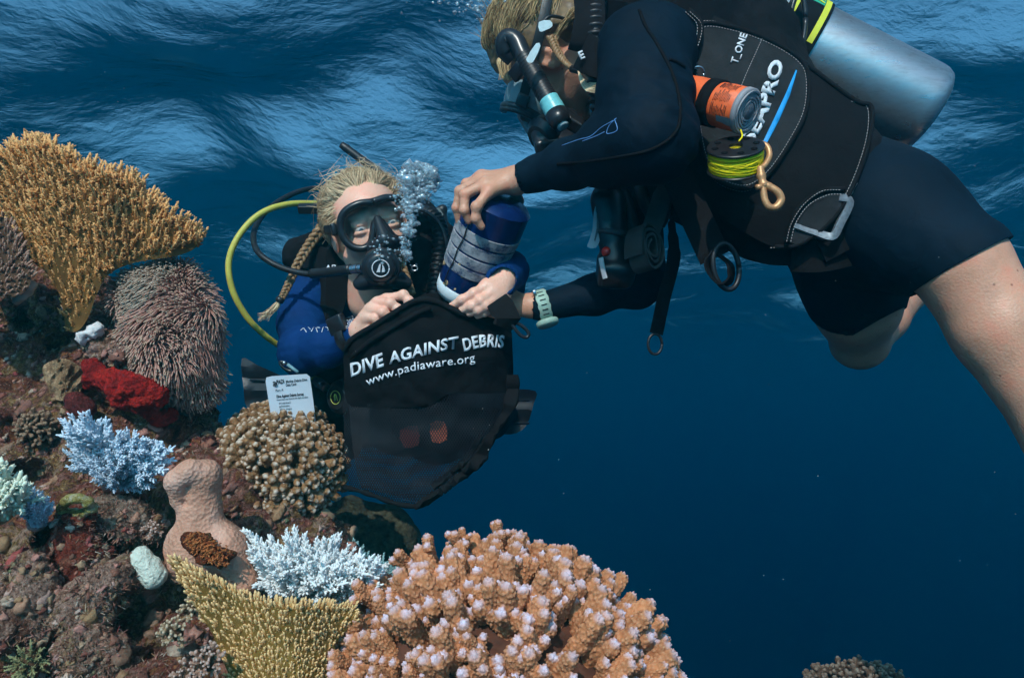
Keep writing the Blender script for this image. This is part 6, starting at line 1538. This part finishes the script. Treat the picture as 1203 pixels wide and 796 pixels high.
n3=plate_coral('plating_coral','brown plating coral half cut off by the left edge of the picture',
 [(-60,250),(0,246),(14,270),(26,300),(36,330),(24,346),(0,350),(-60,360)],lambda x,y:1.30-.0004*(y-250),(-40,360),coralmat('brown_plate',(.20,.085,.05),(.42,.25,.18)),browncore,TF,
 [(0,246),(14,270),(26,300),(36,330)],.014,6,.018,120)
print('plates',n1,n2,n3)
# feathery soft coral
def soft_coral():
    o=empty('soft_coral',W(200,400,1.3),'brown-pink soft coral with thick fringes of tentacles on the right edge of the reef','soft coral')
    s=SDF(); s.chain([C(165,350,1.40,26),C(200,345,1.38,32),C(222,375,1.36,32)],k=.03); s.chain([C(190,390,1.36,36),C(215,420,1.34,34),C(232,445,1.36,22)],k=.03)
    me=s.mesh(.007,disp=lambda p:.010*mnoise.fractal(p*16,.9,2,3)); link('body',me,o,mat('soft_body',(.10,.055,.045),.8,var=.3))
    n=len(me.vertices); co=np.empty(n*3,np.float32); me.vertices.foreach_get('co',co); co=co.reshape(-1,3); no=np.empty(n*3,np.float32); me.vertices.foreach_get('normal',no); no=no.reshape(-1,3)
    idx=[i for i in range(n) if Vector(no[i].tolist()).dot(FWD)<.35]; RR.shuffle(idx); V=[];F=[];T=[]
    for i in (idx*3)[:5200]:
        p=Vector((co[i]+np.random.normal(0,.003,3)).tolist()); d=Vector(no[i].tolist()); sw=Vector((mnoise.noise(p*12),mnoise.noise(p*12+Vector((9,0,0))),mnoise.noise(p*12+Vector((0,9,0)))))
        d=(d+sw*1.3+Vector((RR.gauss(0,.12),RR.gauss(0,.12),RR.gauss(0,.12)))-UP*.25).normalized(); L=RR.uniform(.014,.028); side=sw.cross(d)*.012; k=len(V); a=d.orthogonal().normalized(); b=d.cross(a); tn=RR.uniform(0,.25)+ (0.5 if (p-W(180,335,1.36)).length<.058 else 0)
        for q in range(4):
            t=q/3; c=p+d*L*t+side*t*t-UP*.006*t*t; w=.0012*(1-.35*t)+(.0005 if q==3 else 0)
            for s_ in range(4): V.append(c+(a*math.cos(s_*1.57)+b*math.sin(s_*1.57))*w); T.append(min(1,tn+t*.5))
        for q in range(3):
            for s_ in range(4): F.append((k+q*4+s_,k+q*4+(s_+1)%4,k+(q+1)*4+(s_+1)%4,k+(q+1)*4+s_))
        F.append((k+12,k+13,k+14,k+15))
    m2=npmesh(np.array([tuple(v) for v in V]),np.array(F)); shade(m2); a=m2.attributes.new('tone','FLOAT','POINT'); a.data.foreach_set('value',np.array(T,np.float32))
    m,nt,b=nm('tentacle'); at=node(nt,'ShaderNodeAttribute',attribute_name='tone'); r=ramp(nt,at.outputs['Fac'],[(0,(.20,.08,.06)),(.5,(.52,.27,.21)),(.65,(.42,.29,.20)),(1,(.44,.33,.25))]); nt.links.new(r.outputs[0],b.inputs['Base Color']); b.inputs['Roughness'].default_value=.6
    t=link('tentacles',m2,o,m); t['kind']='stuff'
    s=SDF(); s.ell(W(226,455,1.38),(M(28,1.38),M(20,1.38),M(34,1.38)),None,.01); link('underside',s.mesh(.006,disp=lambda p:.004*mnoise.fractal(p*30,.9,2,3)),o,mat('soft_under',(.10,.07,.06),.9,var=.2))
soft_coral()
def blob(name,label,cat,parts,mtl,h=.004,disp=None,k=.015,sub=None,group=None):
    s=SDF()
    for q in parts: s.cap(pt(q[:3]),pt(q[4:7]) if len(q)>4 else pt(q[:3])+Vector((.0001,0,0)),M(q[3],q[2]),M(q[7] if len(q)>4 else q[3],q[2]),k)
    for q in (sub or []): s.ell(pt(q[:3]),(M(q[3],q[2]),)*3,None,.006,sub=True)
    o=link(name,s.mesh(h,disp=disp,smooth=1),None,mtl); tag(o,label,cat,group); return o
fr=lambda a,f,s=0:(lambda p:a*mnoise.fractal(p*f+Vector((s,0,0)),.9,2,3))
def leathermat():
    m,nt,b=nm('leather_coral'); tc=node(nt,'ShaderNodeTexCoord'); v=node(nt,'ShaderNodeTexVoronoi',Scale=190); n=node(nt,'ShaderNodeTexNoise',Scale=14,Detail=5); mp=node(nt,'ShaderNodeTexNoise',Scale=60,Detail=3)
    for q in (v,n,mp): nt.links.new(tc.outputs['Object'],q.inputs[0])
    r=ramp(nt,n.outputs[0],[(.3,(.34,.15,.09)),(.5,(.54,.27,.18)),(.65,(.64,.37,.28))]); nt.links.new(r.outputs[0],b.inputs['Base Color']); b.inputs['Roughness'].default_value=.7
    b1=node(nt,'ShaderNodeBump',Strength=.8,Distance=.0022); nt.links.new(v.outputs['Distance'],b1.inputs['Height']); b2=node(nt,'ShaderNodeBump',Strength=.7,Distance=.003); nt.links.new(mp.outputs[0],b2.inputs['Height']); nt.links.new(b1.outputs[0],b2.inputs['Normal']); nt.links.new(b2.outputs[0],b.inputs['Normal']); return m
def leather():
    d=1.14
    o=blob('leather_coral','peach leather coral with a bent rounded head in the middle of the reef','leather coral',[(236,567,d,23,235,600,d,22),(209,588,d-.02,9,206,566,d-.03,11),(206,566,d-.03,11,222,552,d-.03,11),(222,552,d-.03,11,240,556,d-.01,18),(235,600,d,22,236,645,d,36),(236,640,d,34,266,642,d-.01,22),(262,640,d,24,290,685,d-.02,15),(222,650,d,32,214,640,d,20)],leathermat(),.0034,fr(.0035,16),.014,sub=[(219,573,d-.034,3.5),(218,582,d-.032,3.5),(217,591,d-.028,3.5)])
    its=[]
    s=SDF(); s.chain([(W(222,632,1.085),.012),(W(240,645,1.08),.016),(W(262,655,1.085),.014)],k=.01)
    p=link('algae_patch',s.mesh(.003,disp=fr(.010,55,3)),o,reefmat('red_algae',[(.3,(.10,.02,.008)),(.5,(.28,.06,.02)),(.62,(.16,.09,.03)),(.75,(.36,.10,.03))],40,.004))
    p.parent=o; p.location=(0,0,0)
    its=[(RR.choice(TW),W(222+t*42+RR.gauss(0,3),630+t*26+RR.gauss(0,6),1.065+RR.uniform(-.004,.004)),(-FWD+Vector((RR.gauss(0,.6),0,RR.gauss(0,.6)))).normalized(),RR.uniform(.006,.013),RR.uniform(0,6)) for t in [RR.random() for _ in range(190)]]
    bake(its,'algae_fuzz',o,coralmat('rust_algae',(.26,.05,.012),(.50,.17,.05))).location=(0,0,0)
leather()
WH=mat('cream_polyp',(.60,.62,.52),.75,.25,n1=(170,1,.005),var=.14,vscale=70)
blob('bleached_coral','smooth cream-white coral ball on the tip of the encrusted finger of rock','coral',[(166,655,1.09,13,180,675,1.09,15)],WH,.0026,lambda p:.0022*mnoise.fractal(p*55,.9,2,3)+.0015*(.5-mnoise.voronoi(p*150)[0][0]),.01)
blob('white_sponge','small white sponge patch below the golden coral','sponge',[(96,396,1.30,7,112,388,1.30,8)],mat('white_sponge',(.62,.58,.56),.8,n1=(200,.9,.002),var=.12),.003,fr(.009,70))
blob('white_sponge','tiny whitish sponge bit on the dim rock by the left edge','sponge',[(20,352,1.30,6,34,336,1.30,8)],mat('dim_sponge',(.36,.32,.26),.8,n1=(200,.9,.002),var=.2),.003,fr(.004,60))
RS=reefmat('red_sponge',[(.3,(.16,.004,.004)),(.5,(.34,.008,.006)),(.7,(.48,.02,.01))],18,.003)
blob('red_sponge','blood-red encrusting sponge hanging under the rock ledge','sponge',[(112,440,1.28,12,150,458,1.26,17),(150,458,1.26,17,185,462,1.27,14),(150,462,1.27,14,178,485,1.28,10),(108,432,1.29,8,106,450,1.29,8)],RS,.003,rdisp(.011,.006,20,3),.02)
blob('red_sponge','smaller red sponge patch at the lower right of the big one','sponge',[(186,492,1.30,9,200,488,1.31,9)],RS,.003,fr(.004,25))
blob('rock','pinkish crusted rock ledge right above the red sponge','rock',[(118,402,1.33,15,175,412,1.32,19),(120,410,1.32,14,170,428,1.31,12)],reefmat('pink_crust',[(.3,(.14,.06,.03)),(.45,(.32,.18,.12)),(.58,(.46,.30,.26)),(.7,(.34,.22,.09))],18,.005),.0035,rdisp(.008,.006,20,2),.02)
o=link('plate_sponge',sheet(smooth_outline([(50,432),(60,424),(76,421),(93,430),(99,446),(92,462),(78,470),(64,468),(55,452)],4),lambda x,y:1.285+.0009*abs(x-74)+.004*math.sin(x*.5)*math.sin(y*.4)+.012*mnoise.noise(Vector((x/12,y/12,2))),.022,4),None,reefmat('tan_sponge',[(.3,(.26,.14,.07)),(.5,(.48,.30,.16)),(.7,(.60,.42,.26))],30,.003)); tag(o,'tan rounded sponge plate left of the red sponge','sponge')
blob('sponge','dull red sponge lump under the tan sponge plate','sponge',[(88,474,1.28,14,102,482,1.28,12)],reefmat('dull_red_sponge',[(.3,(.08,.01,.01)),(.6,(.24,.04,.035))],30,.004),.0035,fr(.008,25))
TUN=reefmat('tunicate_red',[(.3,(.12,.02,.012)),(.45,(.30,.06,.035)),(.6,(.22,.05,.03)),(.72,(.42,.16,.10))],22,.005)
o=blob('tube_sponge','wrinkled red-brown sponge column with a yellow crusted mouth','sponge',[(88,612,1.12,20,90,650,1.11,27),(90,650,1.11,27,88,700,1.10,30),(95,690,1.10,24,118,655,1.12,12)],TUN,.0034,rdisp(.011,.007,20,4),.02,sub=[(90,594,1.11,11)])
yc=link('yellow_crust',tube([W(90+(17+2*math.sin(3*a))*math.cos(a),594+9*math.sin(a),1.092-.012*math.sin(a)*-1) for a in np.linspace(0,6.283,40)],[.0075+.0045*mnoise.noise(Vector((a*2,0,0))) for a in np.linspace(0,6.283,40)],10),o,reefmat('yellow_crust',[(.35,(.30,.20,.05)),(.5,(.62,.56,.16)),(.65,(.75,.72,.50))],60,.003)); yc.location=(0,0,0)
blob('rock','upright grey-brown knobbly rock near the lower left corner','rock',[(34,668,1.04,21,38,700,1.03,22),(38,700,1.03,22,36,735,1.02,26)],GREYROCK,.0036,rdisp(.007,.006,18,7),.02)
blob('rock','encrusted finger of rock carrying the cream-white coral ball','rock',[(158,664,1.10,18,112,702,1.06,30),(112,700,1.06,30,88,722,1.04,26)],GREYROCK,.0036,rdisp(.008,.006,18,8),.025)
blob('rock','rounded mossy boulder at the bottom below the finger of rock','rock',[(100,758,1.02,30,128,765,1.02,24),(90,775,1.02,24,100,800,1.02,30)],GREYROCK,.0038,rdisp(.009,.006,16,9),.025)
blob('rock','pale crusted rock hump between the blue coral and the yellow-mouthed sponge','rock',[(118,596,1.16,16,150,612,1.16,20),(150,612,1.16,20,176,622,1.17,16)],reefmat('pale_crust',[(.3,(.16,.10,.07)),(.5,(.36,.25,.19)),(.66,(.50,.38,.31))],22,.005),.0036,rdisp(.009,.006,18,10),.02)
blob('rock','low brown rock at the very left edge in the bottom third','rock',[(-12,690,1.02,28,-4,740,1.0,26)],GREYROCK,.004,rdisp(.008,.006,16,11),.02)
blob('rock','maroon crusted rock between the peach coral and the brown bushy coral','rock',[(262,560,1.36,32,290,600,1.34,30),(230,525,1.4,26,262,560,1.36,30)],reefmat('maroon_crust',[(.3,(.05,.012,.012)),(.45,(.16,.045,.04)),(.58,(.26,.12,.10)),(.7,(.14,.07,.04))],20,.006),.0045,rdisp(.014,.010,16,12),.03)
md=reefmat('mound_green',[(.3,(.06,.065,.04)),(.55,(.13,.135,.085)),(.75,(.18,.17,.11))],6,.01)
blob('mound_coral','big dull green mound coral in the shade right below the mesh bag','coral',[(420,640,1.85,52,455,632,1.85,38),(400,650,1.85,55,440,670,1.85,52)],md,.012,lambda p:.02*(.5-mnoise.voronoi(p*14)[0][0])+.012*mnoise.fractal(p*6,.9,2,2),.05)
blob('rock','small teal rock bit at the water edge under the soft coral','rock',[(206,462,1.42,6,214,478,1.42,7)],mat('teal_rock',(.14,.30,.30),.8,var=.3),.004,fr(.005,40))
blob('rock','thin rocky ledge stretching from the soft coral to the brown bushy coral','rock',[(216,490,1.46,14,245,512,1.46,15),(245,512,1.46,15,270,530,1.44,16)],REEF,.005,rdisp(.010,.008,18,13),.02)
# small coral tufts, each a colony of its own
def tuft(label,c,r,mtl,vs,n,size):
    px,py,d=c; o=empty('coral_tuft',W(px,py,d),label,'coral','small coral tufts among the rocks')
    s=SDF(); s.ell(W(px,py,d),(M(r,d)*.7,)*3,None,.01); link('base',s.mesh(.005,disp=fr(.003,40)),o,browncore)
    for i in range(n):
        z=1-(i+.5)/n*1.1; q=math.sqrt(max(0,1-z*z)); dd=RIGHT*q*math.cos(i*2.4)+UP*(q*math.sin(i*2.4)*.9+.25)-FWD*z; dd.normalize(); place(o,RR.choice(vs),mtl,W(px,py,d)+dd*M(r*.5,d),dd,M(size,d)*RR.uniform(.8,1.2),RR.uniform(0,6))
m_cream=coralmat('cream_tuft',(.36,.24,.14),(.62,.50,.36)); m_rose=coralmat('rose_tuft',(.36,.20,.14),(.60,.44,.38)); m_ol=coralmat('olive_tuft',(.16,.14,.05),(.32,.30,.14)); m_br2=coralmat('brown_tuft',(.17,.09,.05),(.34,.22,.14))
for a in (('cream knobbly coral tuft left of the golden fuzzy coral',(226,716,1.02),12,m_cream,KS,9,13),('pale rosy coral tuft under the cream one, left of the golden fuzzy coral',(205,742,1.0),15,m_cream,KS,13,13),
          ('rosy coral tuft lowest on the left of the golden fuzzy coral',(245,776,.98),17,m_rose,KS,13,14),('tiny pink coral tuft beside the neck of the peach leather coral',(180,622,1.12),8,m_rose,KS,8,10),
          ('dull brown bushy tuft left of the pale blue coral',(45,505,1.28),22,m_br2,KS,26,15),('small dull brown tuft right above the pale blue coral',(176,512,1.32),12,m_br2,KS,10,11),
          ('olive green algae tuft at the bottom in the left corner',(36,778,.98),20,m_ol,TW,20,17),('grey-brown tuft at the bottom between boulder and golden coral',(222,792,.98),14,m_rose,KS,9,13)):
    tuft(*a)
# everything small that crusts the rock: lumps, cups and turf
def crust():
    CE=[];NO=[]
    for ob in [RO]+[x for x in COL.objects if x.name.split('.')[0] in ('rock','tube_sponge') and x.type=='MESH']:
        n=len(ob.data.polygons); ce=np.empty(n*3,np.float32); ob.data.polygons.foreach_get('center',ce); no=np.empty(n*3,np.float32); ob.data.polygons.foreach_get('normal',no)
        ce=ce.reshape(-1,3); no=no.reshape(-1,3); st=1 if ob is RO else 2; CE.append(ce[::st]); NO.append(no[::st])
    ce=np.concatenate(CE); no=np.concatenate(NO)
    cam_d=ce@np.array(FWD); px=601.5+(ce@np.array(RIGHT))/cam_d*FPX; py=398-(ce@np.array(UP))/cam_d*FPX
    vis=np.where((px>-60)&(px<900)&(py>200)&(py<860)&((no*ce).sum(1)<0))[0]; rs=np.random.RandomState(3)
    bm=bmesh.new(); bmesh.ops.create_icosphere(bm,subdivisions=2,radius=1); base=np.array([tuple(v.co) for v in bm.verts]); Fb=np.array([[v.index for v in f.verts] for f in bm.faces]); bm.free()
    V=[];F=[];T=[];k=0
    for i in rs.choice(vis,3000):
        p=ce[i]; nn=Vector(no[i].tolist()); tone=mnoise.noise(Vector(p.tolist())*14)*.5+.5+rs.normal(0,.16); r=rs.choice([.003,.004,.006,.009,.013],p=[.46,.34,.14,.05,.01]); M3=np.array(basis(nn,nn.orthogonal()))
        q=base*np.array([r*rs.uniform(.35,.9),r*rs.uniform(.8,1.9),r*rs.uniform(.7,1.5)]); ns=np.array([mnoise.noise(Vector(b_)*2.1+Vector((k,0,0))) for b_ in base.tolist()])[:,None]
        V.append((q*(1+1.25*ns))@M3.T+p); F.append(Fb+k); T.append(np.full(len(base),tone)); k+=len(base)
    me=npmesh(np.concatenate(V),np.concatenate(F)); shade(me); a=me.attributes.new('tone','FLOAT','POINT'); a.data.foreach_set('value',np.concatenate(T).astype(np.float32))
    m,nt,b=nm('crust_growth'); at=node(nt,'ShaderNodeAttribute',attribute_name='tone'); r=ramp(nt,at.outputs['Fac'],[(.05,(.05,.03,.02)),(.25,(.20,.06,.04)),(.35,(.30,.20,.13)),(.45,(.14,.05,.03)),(.55,(.42,.20,.16)),(.65,(.28,.17,.08)),(.75,(.50,.40,.33)),(.88,(.30,.05,.05)),(1,(.16,.20,.10))]); tc=node(nt,'ShaderNodeTexCoord')
    n2=node(nt,'ShaderNodeTexNoise',Scale=150,Detail=6,Roughness=.7); nt.links.new(tc.outputs['Object'],n2.inputs[0]); mx=node(nt,'ShaderNodeMix',data_type='RGBA',blend_type='MULTIPLY'); mx.inputs[0].default_value=.8; r2=ramp(nt,n2.outputs[0],[(.3,(.35,.3,.3)),(.7,(1.4,1.35,1.3))]); nt.links.new(r.outputs[0],mx.inputs[6]); nt.links.new(r2.outputs[0],mx.inputs[7]); nt.links.new(mx.outputs[2],b.inputs['Base Color']); b.inputs['Roughness'].default_value=.85
    bp=node(nt,'ShaderNodeBump',Strength=.8,Distance=.002); nt.links.new(n2.outputs[0],bp.inputs['Height']); nt.links.new(bp.outputs[0],b.inputs['Normal'])
    o=link('encrusting_growth',me,None,m); tag(o,'small lumps, cups and turf crusting the reef rock','reef growth',kind='stuff')
    # turf
    V=[];F=[];T=[];k=0
    for i in rs.choice(vis,24000):
        p=Vector(ce[i].tolist()); 
        if mnoise.noise(p*11+Vector((4,4,4)))<-.02: continue
        nn=(Vector(no[i].tolist())+Vector(rs.normal(0,.5,3).tolist())).normalized(); L=rs.uniform(.003,.009); a=nn.orthogonal().normalized()*L*.13; b_=nn.cross(a).normalized()*L*.13; tone=mnoise.noise(p*18)*.5+.5+rs.normal(0,.1); e=p+nn*L+Vector(rs.normal(0,.002,3).tolist())
        V+=[p+a,p-a*.5+b_,p-a*.5-b_,e+a*.5,e-a*.3+b_*.5,e-a*.3-b_*.5]; F+=[(k,k+1,k+4,k+3),(k+1,k+2,k+5,k+4),(k+2,k,k+3,k+5)]; T+=[tone]*6; k+=6
    me=npmesh(np.array([tuple(v) for v in V]),np.array(F)); a=me.attributes.new('tone','FLOAT','POINT'); a.data.foreach_set('value',np.array(T,np.float32))
    o=link('algae_turf',me,None,m,smooth=False); tag(o,'short brown and pink algae turf on the reef rock','algae',kind='stuff')
crust()
